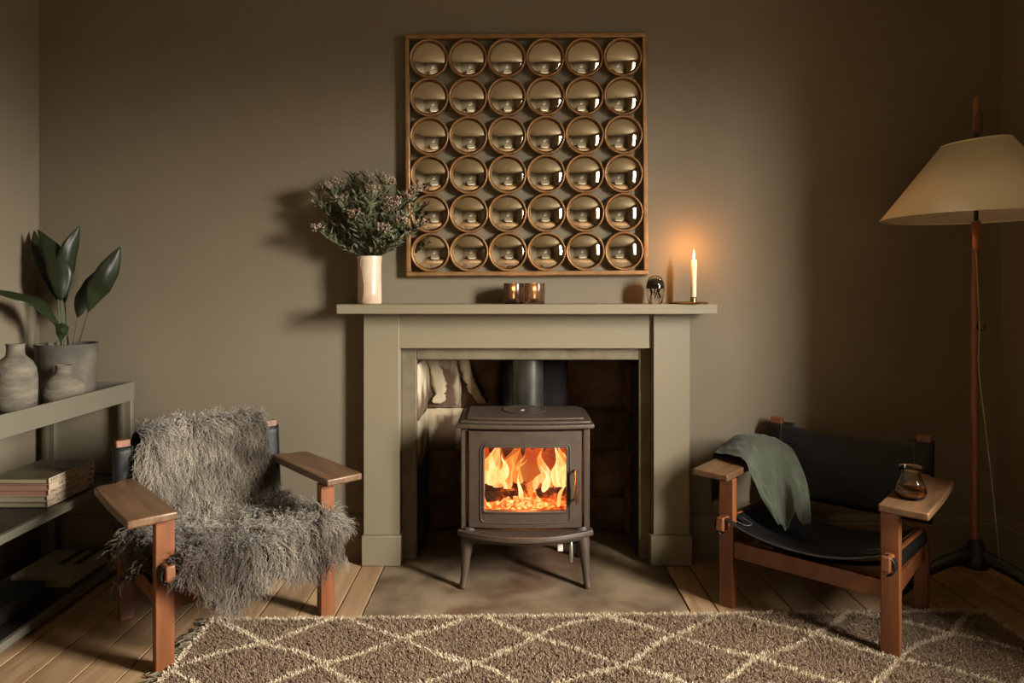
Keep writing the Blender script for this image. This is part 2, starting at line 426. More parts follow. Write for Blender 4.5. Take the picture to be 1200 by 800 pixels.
# window in the right wall
wf = MB(); xo = XR+.12
def frame_rect(m, x0, x1, y0, y1, z0, z1, t):
    m.box(x0, x1, y0, y1, z0, z0+t).box(x0, x1, y0, y1, z1-t, z1).box(x0, x1, y0, y0+t, z0+t, z1-t).box(x0, x1, y1-t, y1, z0+t, z1-t)
frame_rect(wf, xo, xo+.05, WIN_Y0, WIN_Y1, WIN_Z0, WIN_Z1, .04)
win = struct(wf.build('window_1', M['framewhite'], smooth=False))
zm = (WIN_Z0+WIN_Z1)/2; ym = (WIN_Y0+WIN_Y1)/2
MB().box(xo+.005, xo+.045, WIN_Y0+.04, WIN_Y1-.04, zm-.02, zm+.02).build('meeting_rail', M['framewhite'], win, smooth=False)
MB().box(xo+.012, xo+.035, ym-.011, ym+.011, WIN_Z0+.04, zm-.02).build('glazing_bar', M['framewhite'], win, smooth=False)
MB().box(xo+.012, xo+.035, ym-.011, ym+.011, zm+.02, WIN_Z1-.04).build('glazing_bar', M['framewhite'], win, smooth=False)
for za, zb in ((WIN_Z0+.04, zm-.02), (zm+.02, WIN_Z1-.04)):
    for ya, yb in ((WIN_Y0+.04, ym-.011), (ym+.011, WIN_Y1-.04)):
        MB().box(xo+.02, xo+.024, ya, yb, za, zb).build('pane', M['pane'], win, smooth=False)
MB().box(XR-.03, xo, WIN_Y0-.03, WIN_Y1+.03, WIN_Z0-.03, WIN_Z0).build('window_sill', M['framewhite'], win, smooth=False)

sh = thing('light_blocker', 'tall added panelled shutter folded out beside the window', 'blocker', (XR, WIN_Y1+.03, WIN_Z0-.25))  # added out of view to keep window light off the right wall and chair
SHZ = WIN_Z1-WIN_Z0+.45
MB().box(-.15, -.001, -.012, .012, 0, SHZ).build('leaf', M['trim'], sh, bevel=.002)
for k in range(3):
    z0 = .06+k*(SHZ-.06)/3
    MB().box(-.12, -.03, -.017, .017, z0, z0+(SHZ-.06)/3-.06).build('raised_panel', M['trim'], sh, bevel=.004)

# ------------------------------------------------------------------ fireplace surround
SH = 1.18
fs = thing('fireplace_surround', 'grey-green painted timber fireplace surround with plain mantel shelf', 'fireplace', (0, WY, 0))
MB().box(-.767, .897, -.18, -.001, SH-.043, SH).build('mantel_shelf', M['trim'], fs, bevel=.003)
for xa, xb in ((-.671, -.510), (.640, .803)):
    MB().box(xa, xb, -.075, -.001, .135, SH-.043).build('pilaster', M['trim'], fs, bevel=.002)
    p0 = -.008 if xa < 0 else -.018
    MB().box(xa+p0+.002, xb+.008, -.092, -.001, .001, .135).build('plinth', M['trim'], fs, bevel=.003)
MB().box(-.510, .640, -.055, -.001, .976, SH-.043).build('frieze', M['trim'], fs, bevel=.002)
MB().box(-.510, OX0, -.012, -.001, .001, .976).build('slip', M['slip'], fs, bevel=.004)
MB().box(OX1, .640, -.012, -.001, .001, .976).build('slip', M['slip'], fs, bevel=.004)
MB().box(OX0, OX1, -.012, -.001, OZ-.004, .976).build('slip', M['slip'], fs, bevel=.004)

# ------------------------------------------------------------------ stove
SX, SY = .056, 2.875
st = thing('wood_stove', 'cast iron wood-burning stove with glass door on four legs', 'stove', (SX, SY, 0))
def bow(y, x, h, a): return y-a*(1-min(1, (x/h)**2))
def bowed_box(m, x0, x1, y0, y1, z0, z1, h, a, nx=12, both=True):
    vs = []; 
    for i in range(nx+1):
        x = x0+(x1-x0)*i/nx; ya = bow(y0, x, h, a); yb = bow(y1, x, h, a) if both else y1
        vs += [(x, ya, z0), (x, yb, z0), (x, yb, z1), (x, ya, z1)]
    f = [(0, 1, 2, 3), tuple(4*nx+k for k in (3, 2, 1, 0))]
    for i in range(nx):
        for k in range(4): f.append((4*i+k, 4*i+(k+1) % 4, 4*i+4+(k+1) % 4, 4*i+4+k))
    m.add(vs, f)
body = MB()
body.box(-.2715, -.245, .0, .33, .236, .665).box(.245, .2715, .0, .33, .236, .665).box(-.245, .245, .30, .33, .236, .665)
body.box(-.245, .245, .02, .30, .236, .27).box(-.245, .245, .02, .30, .64, .665)
body.box(-.26, .26, .03, .31, .16, .236)
body.build('body', M['iron'], st, bevel=.004)
fbx = MB().box(-.243, -.225, .04, .298, .271, .639).box(.225, .243, .04, .298, .271, .639).box(-.225, .225, .28, .298, .271, .639).box(-.225, .225, .05, .28, .271, .284).box(-.225, .225, .05, .28, .615, .639)
fbx.build('firebox_lining', M['firebrick'], st, smooth=False)
door = MB(); hw, dz0, dz1 = .236, .25, .652; gx, gz0, gz1 = .1735, .318, .588
for (xa, xb, za, zb) in ((-hw, hw, dz0, gz0), (-hw, hw, gz1, dz1), (-hw, -gx, gz0, gz1), (gx, hw, gz0, gz1)):
    bowed_box(door, xa, xb, -.012, .018, za, zb, hw, .018, 14)
d = door.build('door', M['iron'], st, smooth=False)
def rim(x, z0, z1, r, off, rad, name):
    pts = []
    for (cx, cz, a0) in ((x-r, z1-r, 0), (-x+r, z1-r, PI/2), (-x+r, z0+r, PI), (x-r, z0+r, 1.5*PI)):
        for k in range(5):
            a = a0+k*PI/8; pts.append((cx+r*math.cos(a), cz+r*math.sin(a)))
    full = []
    for i in range(len(pts)):
        (xa, za), (xb, zb) = pts[i], pts[(i+1) % len(pts)]
        for k in range(4): full.append((xa+(xb-xa)*k/4, za+(zb-za)*k/4))
    full.append(full[0])
    MB().tube([(x_, bow(off, x_, hw, .018), z_) for x_, z_ in full], rad, 8, cap=False).build(name, M['iron'], d)
rim(gx+.002, gz0-.002, gz1+.002, .014, -.013, .0055, 'window_rim')
rim(gx+.013, .272, gz1+.010, .018, -.0125, .0035, 'panel_moulding')
gp = MB(); bowed_box(gp, -gx, gx, .0, .004, gz0, gz1, hw, .018, 14)
gp.build('stove_glass', M['stovepane'], d, smooth=False)
hd = MB().tube([(.212, -.052, .50), (.212, -.052, .485), (.212, -.052, .465), (.212, -.053, .42), (.212, -.052, .385), (.212, -.052, .365), (.212, -.052, .36)],
               [.006, .007, .005, .0115, .0095, .007, .004], 14)
hd.build('handle', mat('handle_nickel', (150, 120, 96), rough=.28, metal=.9), d)
for z_ in (.491, .372): MB().tube([(.212, -.012, z_), (.212, -.05, z_)], .005, 8).build('handle_bracket', M['steel'], d)
top = MB()
for h_, a_, y0, z0, z1 in ((.290, .028, -.012, .662, .680), (.276, .026, .002, .680, .692), (.25, .022, .024, .692, .702)):
    bowed_box(top, -h_, h_, y0, .345-(.290-h_), z0, z1, h_, a_, 18, both=False)
tp = top.build('top_plate', M['iron'], st, bevel=.006, seg=3)
MB().lathe([(.098, 0), (.1, .003), (.094, .005), (.09, .003), (.03, .004)], 40, (0, .2, .7018)).build('cooktop_cover', M['iron'], tp)
lg = MB().tube([(-.02, .17, .7065), (-.008, .172, .707), (0, .178, .707), (-.004, .186, .707), (-.014, .18, .707)], .003, 6).box(.004, .01, .165, .185, .704, .708)
lg.build('emblem', M['steel'], tp)
ledge = MB(); bowed_box(ledge, -.285, .285, -.018, .03, .216, .234, .285, .098, 24, both=False)
bowed_box(ledge, -.27, .27, -.006, .03, .200, .216, .27, .090, 24, both=False)
lo_ = ledge.build('ash_lip', M['iron'], st, bevel=.005, seg=3)
pts = [(x_, bow(-.012, x_, .285, .098), .235) for x_ in np.linspace(-.28, .28, 30)]
MB().tube(pts, .006, 8).build('lip_rim', M['iron'], lo_)
for sx in (-1, 1):
    for yb in (0, 1):
        fy = -.01 if yb == 0 else .29; k = -1 if yb == 0 else 1
        MB().tube([(sx*.235, fy+.03*(1-yb), .236), (sx*.243, fy+.012*(1-yb), .19), (sx*.25, fy, .12), (sx*.255, fy+k*.004, .05), (sx*.259, fy+k*.012, .015), (sx*.262, fy+k*.02, .0)],
                  [.032, .028, .020, .015, .016, .013], 12).build('leg', M['iron'], st)
MB().lathe([(.076, 0), (.076, .06), (.079, .062), (.079, .072), (.075, .075), (.075, .5)], 32, (.02, .43-.0, .60), cap0=False).build('flue_pipe', M['flue'], st)
MB().tube([(.02, .43, .60), (.02, .40, .58), (.02, .32, .57)], .072, 24).build('flue_elbow', M['flue'], st)
MB().tube([(.19, -.02, .205), (.19, -.035, .17), (.19, -.04, .115)], [.007, .009, .011], 10).build('air_lever', M['steel'], st)
MB().prism([(-.011, -.002), (.011, -.002), (.011, .002), (-.011, .002)], .155, .185).build('riddling_tag', M['white'], st, bevel=.002, loc=(.145, -.03, 0))

# fire inside
fire = thing('fire', 'bright orange flames burning behind the stove glass', 'fire', (SX, SY, .284))
M['flame'] = emit('flame', [(.3, (1, .13, .012)), (.45, (1, .30, .05)), (.56, (1, .55, .17)), (.68, (1, .82, .45))], scale=22, strength=1.35, stretch=(1.4, 1, .35), detail=6)
M['flamehot'] = emit('flame_hot', [(.3, (1, .42, .10)), (.5, (1, .72, .3)), (.65, (1, .9, .6))], scale=24, strength=1.7, stretch=(1.4, 1, .35), detail=6)
M['flamedim'] = emit('flame_dim', [(.3, (.5, .05, .006)), (.5, (1, .14, .02)), (.7, (1, .32, .06))], scale=8, strength=.62, stretch=(1.2, 1, .7))
M['ember'] = emit('ember', [(.35, (.10, .012, .002)), (.5, (.8, .10, .012)), (.58, (1, .35, .07)), (.66, (1, .7, .3))], scale=34, strength=2.0, detail=5)
def flame(x, y, z, h, r, mt, lean=0, wig=.02, seed=0):
    rr = random.Random(seed); n = 16; pts = []; rad = []; ph = rr.random()*6
    for i in range(n+1):
        t = i/n
        pts.append((max(-.2, min(.2, x+lean*t**1.5+wig*math.sin(ph+t*5.5)*t)), y+.012*math.sin(ph*2+t*4)*t, z+h*t))
        rad.append(max(.0008, r*(.55+1.0*math.sin(PI*min(1, t*1.15)))*(1-t)**.75*(1+.22*math.sin(ph+8*t))))
    MB().tube(pts, rad, 10, flat=.4).build('flame', mt, fire)
fr2 = random.Random(21)
for i, (x, y, z, h, r, mt, le, wg) in enumerate(
    [(q, .235, .03, .27, .05, 'flamedim', 0, .02) for q in (-.17, -.11, -.05, .01, .07, .13, .18)]+
    [(-.165, .19, .07, .21, .030, 'flame', .03, .02), (-.12, .17, .08, .215, .034, 'flame', -.02, .03), (-.075, .18, .07, .19, .028, 'flame', .03, .03), (-.03, .2, .07, .14, .02, 'flame', .02, .02),
     (-.15, .13, .10, .17, .022, 'flamehot', .03, .025), (-.11, .12, .11, .13, .018, 'flamehot', .04, .03), (-.085, .11, .09, .12, .010, 'flamehot', -.05, .02), (-.055, .115, .12, .10, .008, 'flame', .05, .02),
     (-.017, .09, .05, .115, .0095, 'flamehot', -.012, .008), (.05, .16, .06, .13, .014, 'flame', .03, .03), (.085, .13, .06, .13, .012, 'flamehot', .01, .03), (.10, .17, .07, .19, .026, 'flame', -.02, .03),
     (.145, .14, .09, .19, .028, 'flamehot', .01, .02), (.175, .16, .07, .21, .030, 'flame', -.01, .02), (.165, .10, .10, .15, .016, 'flamehot', .01, .02), (.145, .085, .02, .1, .009, 'flamehot', .03, .01), (.03, .12, .05, .07, .008, 'flame', -.02, .01)]):
    flame(x, y, z, h, r, M[mt], le, wg, i+3)
def embers(u, v):
    x = -.215+.43*u; y = .06+.2*v
    return (x, y, .018+.022*mnoise.noise((x*30, y*30, 1))+.02*mnoise.noise((x*12, y*12, 5))+.03*v)
eb = MB().grid(embers, 46, 22).box(-.215, .215, .06, .26, .0005, .004)
eb.build('ember_bed', M['ember'], fire, ang=70)
M['coal'] = emit('coal', [(.36, (.5, .06, .008)), (.5, (1, .4, .09)), (.62, (1, .8, .42))], scale=60, strength=1.7, detail=5)
pk = MB()
for i in range(60):
    x, y = random.gauss(-.02, .05), random.uniform(.055, .1); s_ = random.uniform(.006, .013)
    pk.box(-s_, s_, -s_, s_, -s_, s_, Matrix.Translation((x, y, .03+random.random()*.02))@Matrix.Rotation(random.random()*3, 4, (random.random(), random.random(), 1)))
tag(pk.build('glowing_coals', M['coal'], fire, bevel=.002, seg=1), kind='stuff')
M['char'] = emit('glowing_char', [(.40, (.03, .006, .002)), (.52, (.16, .022, .004)), (.6, (.9, .14, .02)), (.68, (1, .4, .1))], scale=16, strength=.9, detail=6)
def log(p, q, r, lab, seed):
    rr = random.Random(seed); P, Q = Vector(p), Vector(q); c = (P+Q)/2; pts = []; n = 9; rad = []
    for i in range(n+1):
        t = i/n; pts.append(P.lerp(Q, t)-c+Vector((rr.uniform(-1, 1), rr.uniform(-1, 1), rr.uniform(-1, 1)))*r*.14); rad.append(r*rr.uniform(.85, 1.1))
    o = MB().tube(pts, rad, 9).build('firewood_log', M['char'], None, loc=c+Vector((SX, SY, .284)), ang=25)
    tag(o, lab, 'log')
log((-.18, .19, .066), (.04, .21, .075), .026, 'charred split log lying along the back left of the fire', 1)
log((.05, .14, .06), (.19, .16, .066), .024, 'charred log burning on the handle side of the fire', 2)
log((-.17, .11, .05), (.0, .13, .062), .02, 'thin charred log leaning across the other logs', 4)
fl_ = bpy.data.lights.new('fire_glow', 'POINT'); fl_.energy = 6.0; fl_.color = (1, .36, .1); fl_.shadow_soft_size = .05
fo = bpy.data.objects.new('fire_glow', fl_); COL.objects.link(fo); fo.location = (SX, SY+.08, .43)

# ------------------------------------------------------------------ mirror panel
MZ = 1.861; MX = .066; S = 1.106
mp_ = thing('mirror_panel', 'square brass wall panel of thirty-six round convex mirrors', 'mirror', (MX, WY, MZ)); mp_.rotation_euler = (0, math.radians(-.4), 0)
fr = MB(); t = .020; h = S/2
fr.box(-h, h, -.042, -.004, h-t, h).box(-h, h, -.042, -.004, -h, -h+t).box(-h, -h+t, -.042, -.004, -h+t, h-t).box(h-t, h, -.042, -.004, -h+t, h-t)
fro = fr.build('frame', M['brass'], mp_, bevel=.004)
ob = MB(); 
ob.box(-h-.004, h+.004, -.022, -.004, h, h+.004).box(-h-.004, h+.004, -.022, -.004, -h-.004, -h).box(-h-.004, -h, -.022, -.004, -h, h).box(h, h+.004, -.022, -.004, -h, h)
ob.build('frame_edge', M['brass'], fro, bevel=.001)
ring_me = MB().lathe([(.0790, -.010), (.0792, .012), (.0808, .018), (.0845, .021), (.0885, .018), (.0895, .010), (.0895, -.010)], 48, cap0=False, cap1=False).me('ring')
ring_me.shade_smooth(); ring_me.materials.append(M['brass'])
R_, ca = .195, .0788; prof = []
for i in range(13):
    r = ca*(1-i/12); prof.append((max(r, .0001), math.sqrt(R_*R_-r*r)-math.sqrt(R_*R_-ca*ca)))
dome_me = MB().lathe(prof, 48).me('dome'); dome_me.shade_smooth(); dome_me.materials.append(M['mirror'])
pitch = .1775; pins = MB()
for r in range(6):
    for c in range(6):
        ro = link('mirror_ring', ring_me, None, mp_, ((c-2.5)*pitch, -.022, (2.5-r)*pitch), (PI/2, 0, 0))
        link('convex_mirror', dome_me, None, ro, (0, 0, .007))
for r in range(6):
    for c in range(7):
        x = (c-3)*pitch; z_ = (r-2.5)*pitch; e = .006 if 0 < c < 6 else .02
        pins.tube([(x-e, -.024, z_), (x+e, -.024, z_)], .003, 6); pins.tube([(z_, -.024, x-e), (z_, -.024, x+e)], .003, 6)
tag(pins.build('connector_pin', M['brass'], mp_), kind='stuff')

# ------------------------------------------------------------------ spanish style armchairs
def rail_z(y): return .335-.09*y
def seat_leather():
    def fn(u, v):
        s_ = (u-.5)*2
        y = -.048+.518*v
        if abs(s_) <= .84:
            q = s_/.84; x = .285*q; z_ = rail_z(y)+.026-(.062+.02*math.sin(v*PI))*(1-abs(q)**2.2)
        else:                                   # wrap round the rail and back under
            k = (abs(s_)-.84)/.16; a = k*PI*.95; sg = 1 if s_ > 0 else -1
            x = sg*(.285+.028*math.sin(a)); z_ = rail_z(y)-.008+.034*math.cos(a)
        return (x, y, z_)
    def skip(u, v):
        y = -.048+.518*v; x = abs((u-.5)*2)
        return x > .69 and -.012 < y < .052
    return MB().grid(fn, 72, 48, skip)
def back_leather():
    m = MB(); N = 44
    def py(z_): return .476+.055*(z_/.668)
    def ring(z_, sag):
        P = []
        for s_, base in ((-1, -.29), (1, .29)):
            pass
        return P
    def fn(u, v):
        z_ = .335+.31*v; s_ = (u-.5)*2
        if abs(s_) < .72:
            q = s_/.72; x = .262*q; y = py(z_)-.004+.035*(1-q*q); zz = z_-.028*(1-q*q)*(.4+.6*v)
        else:
            k = (abs(s_)-.72)/.28; sg = 1 if s_ > 0 else -1; zz = z_
            # front face, round the outer side, back along rear
            path = [(.262, -.004), (.275, -.008), (.312, -.008), (.322, .002), (.322, .036), (.312, .044), (.262, .044), (.22, .046)]
            f = k*(len(path)-1); i = min(int(f), len(path)-2); t_ = f-i
            x = sg*(path[i][0]*(1-t_)+path[i+1][0]*t_); y = py(z_)+path[i][1]*(1-t_)+path[i+1][1]*t_
        return (x, y, zz)
    return m.grid(fn, 96, 12)
def armchair(label, loc, rz, arms_z=.532):
    t = thing('leather_armchair', label, 'armchair', loc, rz)
    for s_ in (-1, 1):
        MB().box(s_*.288-.029, s_*.288+.029, .0, .036, 0, .505).build('leg', M['chairwood'], t, bevel=.003)
        MB().beam((s_*.29, .489, 0), (s_*.29, .549, .668), .05, .034, (0, 1, 0)).build('leg', M['chairwood'], t, bevel=.003)
        out = [(.262, -.045), (.41, -.045), (.413, .2), (.408, .43), (.38, .452), (.335, .45), (.318, .478), (.265, .48), (.262, .2)]
        o = MB().prism([(s_*x, y) for x, y in out], .505, .532).build('armrest', M['armwood'], t, bevel=.006, seg=3)
        rl = MB().beam((s_*.288, -.062, rail_z(-.062)), (s_*.288, .5, rail_z(.5)), .030, .052, (0, 0, 1)).build('seat_rail', M['chairwood'], t, bevel=.006, seg=3)
        MB().box(s_*.288-.012, s_*.288+.012, .036, .49, .195, .255).build('side_stretcher', M['chairwood'], t, bevel=.002)
    MB().box(-.259, .259, .007, .029, .198, .262).build('front_stretcher', M['chairwood'], t, bevel=.002)
    MB().box(-.265, .265, .492, .514, .15, .21).build('rear_stretcher', M['chairwood'], t, bevel=.002)
    sl = seat_leather().build('seat_leather', M['leather'], t, solid=.0045, sub=0)
    for s_ in (-1, 1):
        MB().tube([(s_*.245, .054, rail_z(.05)+.018), (s_*.205, .05, rail_z(.05)+.006), (s_*.197, .022, rail_z(.02)+.004), (s_*.205, -.008, rail_z(0)+.006), (s_*.245, -.013, rail_z(0)+.018)], .0012, 5).build('stitching', M['stitch'], sl)
    edge = [(x, -.0465, rail_z(-.048)+.026+.0030-.062*(1-abs(x/.285)**2.2)) for x in np.linspace(-.285, .285, 24)]
    MB().tube(edge, .0007, 5).build('edge_stitching', M['stitch'], sl)
    bl = back_leather().build('back_leather', M['leather'], t, solid=.004)
    for s_ in (-1, 1):
        MB().tube([(s_*.262, .525, .645), (s_*.262, .502, .345)], .0011, 5).build('stitching', M['stitch'], bl, loc=(0, -.005, 0))
    for y in (.07, .3):
        sp = MB().grid(lambda u, v: (-.26+.52*u, y+.025*(v-.5)*2, rail_z(y)-.03-.045*(1-(2*u-1)**2)), 16, 2).build('strap', M['leather'], t, solid=.004)
        for x in (-.1, .06):
            bk = MB().tube([(x-.016, y-.03, 0), (x+.016, y-.03, 0), (x+.016, y+.03, 0), (x-.016, y+.03, 0), (x-.016, y-.03, 0)], .003, 6)
            bk.build('buckle', M['steel'], sp, loc=(0, 0, rail_z(y)-.03-.045*(1-(x/.26)**2)-.002))
    return t
AL, AR = math.radians(42.3), math.radians(-41.4)
LCH = (-.917, 2.419, 0); RCH = (1.056, 2.489, 0)
armchair('wood and black leather armchair with curly grey sheepskin over it', LCH, AL)
armchair('wood and black leather armchair with green cloth over one arm', RCH, AR)

# sheepskin on the left chair
sk = thing('sheepskin_throw', 'long curly grey-brown sheepskin draped over the armchair seat and back', 'sheepskin', LCH, AL)
prof = catmull([(.60, .50), (.597, .62), (.578, .682), (.545, .684), (.505, .63), (.478, .52), (.448, .415), (.38, .362), (.24, .352), (.10, .36), (.0, .372), (-.05, .345), (-.068, .285), (-.072, .235)], 260)
pl_ = np.r_[0, np.cumsum(np.linalg.norm(np.diff(prof, axis=0), axis=1))]; pl_ /= pl_[-1]
def hide_pt(u, t):
    """u in -1..1, t in 0..1 arrays -> points"""
    y = np.interp(t, pl_, prof[:, 0]); z = np.interp(t, pl_, prof[:, 1])
    hw_ = np.interp(t, [0, .12, .22, .3, .40, .48, .55, .68, .76, .82, .88, 1], [.20, .24, .245, .25, .25, .27, .335, .345, .33, .30, .33, .27])
    hw_ = hw_*(1+.05*np.sin(t*31+u*2))
    x = u*hw_
    seat = np.clip((t-.42)/.1, 0, 1)
    ax = np.abs(x)
    z = z-seat*np.clip(1-t, 0, 1)/.6*.05*np.clip(1-(ax/.28)**2, 0, 1)
    over = np.clip(ax-.285, 0, 1)
    z = z+seat*.012*np.exp(-((ax-.28)/.05)**2)-seat*over*1.3*np.clip((.93-t)/.05, 0, 1)
    y = y+(1-seat)*.03*np.clip(1-(ax/.25)**2, 0, 1)*np.clip(t/.25, 0, 1)
    # front legs in the way: pull the skin in front of them
    y = np.where((t > .80) & (ax > .22), np.minimum(y, -.012-.04*np.clip((t-.8)/.1, 0, 1)), y)
    x = np.where((t > .80) & (x < 0), x*(1-.22*np.clip((t-.8)/.06, 0, 1)), x)
    low = np.clip((t-.93)/.07, 0, 1)
    z = z+low*(.03*np.sin(u*5+1.0)+.02*np.clip(u, 0, 1))
    return np.stack([x, y, z], -1)
gu, gt = np.meshgrid(np.linspace(-1, 1, 41), np.linspace(0, 1, 90))
HV = hide_pt(gu.ravel(), gt.ravel()); ii = np.arange(41*90).reshape(90, 41)
HF = np.stack([ii[:-1, :-1], ii[:-1, 1:], ii[1:, 1:], ii[1:, :-1]], -1).reshape(-1, 4)
ho = link('hide', arrays_mesh('hide', HV, HF), M['hide'], sk)
def strands(roots, dirs, normals, length, radius, segs, curl, cols_root, cols_tip, seed=1, droop=.0):
    g = np.random.default_rng(seed); n = len(roots); K = segs+1
    t = np.linspace(0, 1, K)[None, :, None]
    a = np.cross(dirs, normals); a /= np.linalg.norm(a, axis=1, keepdims=True)+1e-9
    ph = g.random((n, 1, 1))*6.28; fq = g.uniform(1.8, 4.2, (n, 1, 1))*6.28
    lift = normals[:, None]*(np.sin(t*PI*.75)*.28)*length[:, None, None]
    path = roots[:, None]+dirs[:, None]*t*length[:, None, None]+lift
    path = path+a[:, None]*np.sin(ph+fq*t)*curl*np.sqrt(t)+normals[:, None]*np.cos(ph+fq*t)*curl*.8*np.sqrt(t)
    path[..., 2] -= (droop*t[..., 0]**2)*length[:, None]
    tang = np.gradient(path, axis=1); tang /= np.linalg.norm(tang, axis=2, keepdims=True)+1e-9
    u = np.cross(tang, normals[:, None]+.01); u /= np.linalg.norm(u, axis=2, keepdims=True)+1e-9
    w_ = np.cross(tang, u)
    rad = radius[:, None, None]*(1-.75*t**1.5)
    V = np.stack([path+rad*(u*math.cos(k*2*PI/3)+w_*math.sin(k*2*PI/3)) for k in range(3)], 2)   # n,K,3,3
    base = np.arange(n)[:, None, None]*K*3; i = np.arange(segs)[None, :, None]*3; k = np.arange(3)[None, None]
    F = np.stack([base+i+k, base+i+(k+1) % 3, base+i+3+(k+1) % 3, base+i+3+k], -1).reshape(-1, 4)
    C = cols_root[:, None]*(1-t)+cols_tip[:, None]*t
    C = np.repeat(C[:, :, None], 3, 2)
    return V.reshape(-1, 3), F, C.reshape(-1, 3)
NS = 21000
su = rng.uniform(-1, 1, NS); stt = rng.uniform(.03, 1, NS)
Pp = hide_pt(su, stt); e = 1e-3
du = hide_pt(su+e, stt)-hide_pt(su-e, stt); dt = hide_pt(su, np.clip(stt+e, 0, 1))-hide_pt(su, np.clip(stt-e, 0, 1))
nr = np.cross(du, dt); nr /= np.linalg.norm(nr, axis=1, keepdims=True)+1e-9
# outward = away from inside of the seat (towards +z or -y)
sgn = np.sign(nr[:, 1]*-1+nr[:, 2]*.8+1e-6); back = stt < .17
sgn = np.where(back, np.sign(nr[:, 1]+nr[:, 2]+1e-6), sgn); nr *= sgn[:, None]
tg = dt/(np.linalg.norm(dt, axis=1, keepdims=True)+1e-9); tg = np.where((stt < .15)[:, None], -tg, tg)
lat = du/(np.linalg.norm(du, axis=1, keepdims=True)+1e-9)
# locks share a direction by cell
def vnoise(P, f, o):
    return np.array([mnoise.noise((p[0]*f+o, p[1]*f, p[2]*f)) for p in P])
n1 = vnoise(Pp, 14, 0); n2 = vnoise(Pp, 14, 9); n3 = vnoise(Pp, 4, 3); n4 = vnoise(Pp, 22, 5)
dirs = tg*(.75+.5*n4)[:, None]+nr*(.42+.5*n2)[:, None]+lat*(1.5*n1+.4*su*np.clip(stt*1.2, 0, 1))[:, None]+rng.normal(0, .22, (NS, 3))
dirs[:, 2] -= .25
dirs /= np.linalg.norm(dirs, axis=1, keepdims=True)
ln = rng.uniform(.035, .075, NS)*(1+.35*n3)
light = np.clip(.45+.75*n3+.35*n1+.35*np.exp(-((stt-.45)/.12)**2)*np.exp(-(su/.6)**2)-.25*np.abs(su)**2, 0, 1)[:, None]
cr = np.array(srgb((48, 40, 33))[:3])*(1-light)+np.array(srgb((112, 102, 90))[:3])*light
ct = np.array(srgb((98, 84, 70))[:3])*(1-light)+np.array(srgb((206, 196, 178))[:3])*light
jit = rng.uniform(.5, 1.35, (NS, 1))*(1+.5*n4[:, None]); 
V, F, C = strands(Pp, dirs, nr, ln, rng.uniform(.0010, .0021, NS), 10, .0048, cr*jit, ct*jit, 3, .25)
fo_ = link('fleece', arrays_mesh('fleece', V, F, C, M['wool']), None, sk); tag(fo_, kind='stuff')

# green cloth over the right chair's arm
ct_ = thing('linen_cloth', 'crumpled dark green linen cloth hanging over the armchair arm', 'cloth', RCH, AR)
fr_ = catmull([(-.440, .2, .30), (-.436, .19, .45), (-.425, .18, .535), (-.39, .165, .548), (-.32, .135, .556), (-.262, .11, .552), (-.235, .105, .51), (-.19, .11, .42), (-.13, .118, .318)], 60)
bk_ = catmull([(-.445, .40, .36), (-.44, .43, .47), (-.432, .45, .54), (-.40, .465, .562), (-.32, .485, .575), (-.235, .475, .565), (-.16, .43, .52), (-.075, .31, .43), (-.03, .19, .325)], 60)
def cl(u, v):
    i = min(60, int(round(u*60))); a, c = fr_[i], bk_[i]; p = a*(1-v)+c*v
    mound = math.exp(-((u-.50)/.17)**2)*math.sin(PI*min(1, v*1.05))*.05
    hang = max(0, u-.6)/.4
    fold = .017*math.sin(v*13+u*6+1.8*math.sin(u*7))*(.4+hang)*math.sin(PI*min(1, .12+v*.8))
    nz = .013*mnoise.noise((u*8, v*6, 0))+.008*mnoise.noise((u*18, v*14, 4))+.004*mnoise.noise((u*34, v*30, 8))
    p = p+np.array([.5*fold*hang+nz*.6*hang, -.4*fold*hang-nz*.7*hang, mound+abs(nz)+max(0, fold)*(1-hang)+fold*hang*.8+.004])
    if u > .85: p = p+np.array([-.02, .02, .045])*((u-.85)/.15)*math.exp(-((v-.62)/.16)**2)+np.array([0, 0, -.008])*((u-.85)/.15)*math.exp(-((v-.25)/.2)**2)
    if u < .2: p = p+np.array([-.012*abs(math.sin(v*9+u*4)), 0, 0])
    return p
MB().grid(cl, 60, 44).build('cloth', M['linen'], ct_, solid=.003, sub=1, ang=180)

# whisky glass on the right arm
def chair_pt(ch, rz, u, v, z):
    c, s_ = math.cos(rz), math.sin(rz); return (ch[0]+u*c-v*s_, ch[1]+u*s_+v*c, z)
wg = thing('whisky_glass', 'stemless tulip glass with amber whisky on the armchair arm', 'glass', chair_pt(RCH, AR, .33, .1, .5325))
g_out = [(.030, 0), (.041, .004), (.048, .014), (.050, .025), (.046, .042), (.036, .065), (.031, .082), (.034, .096), (.040, .107)]
g_in = [(r-.0022, z) for r, z in g_out[::-1]][:-2]+[(.036, .008), (.001, .007)]
MB().lathe(g_out+[(.0392, .1085)]+g_in, 40, cap1=True).build('bowl', M['clear'], wg, ang=70)
MB().lathe([(.001, .0075), (.0355, .0085), (.0448, .0155), (.0474, .025), (.0462, .031), (.001, .031)], 40).build('whisky', M['whisky'], wg, ang=50)

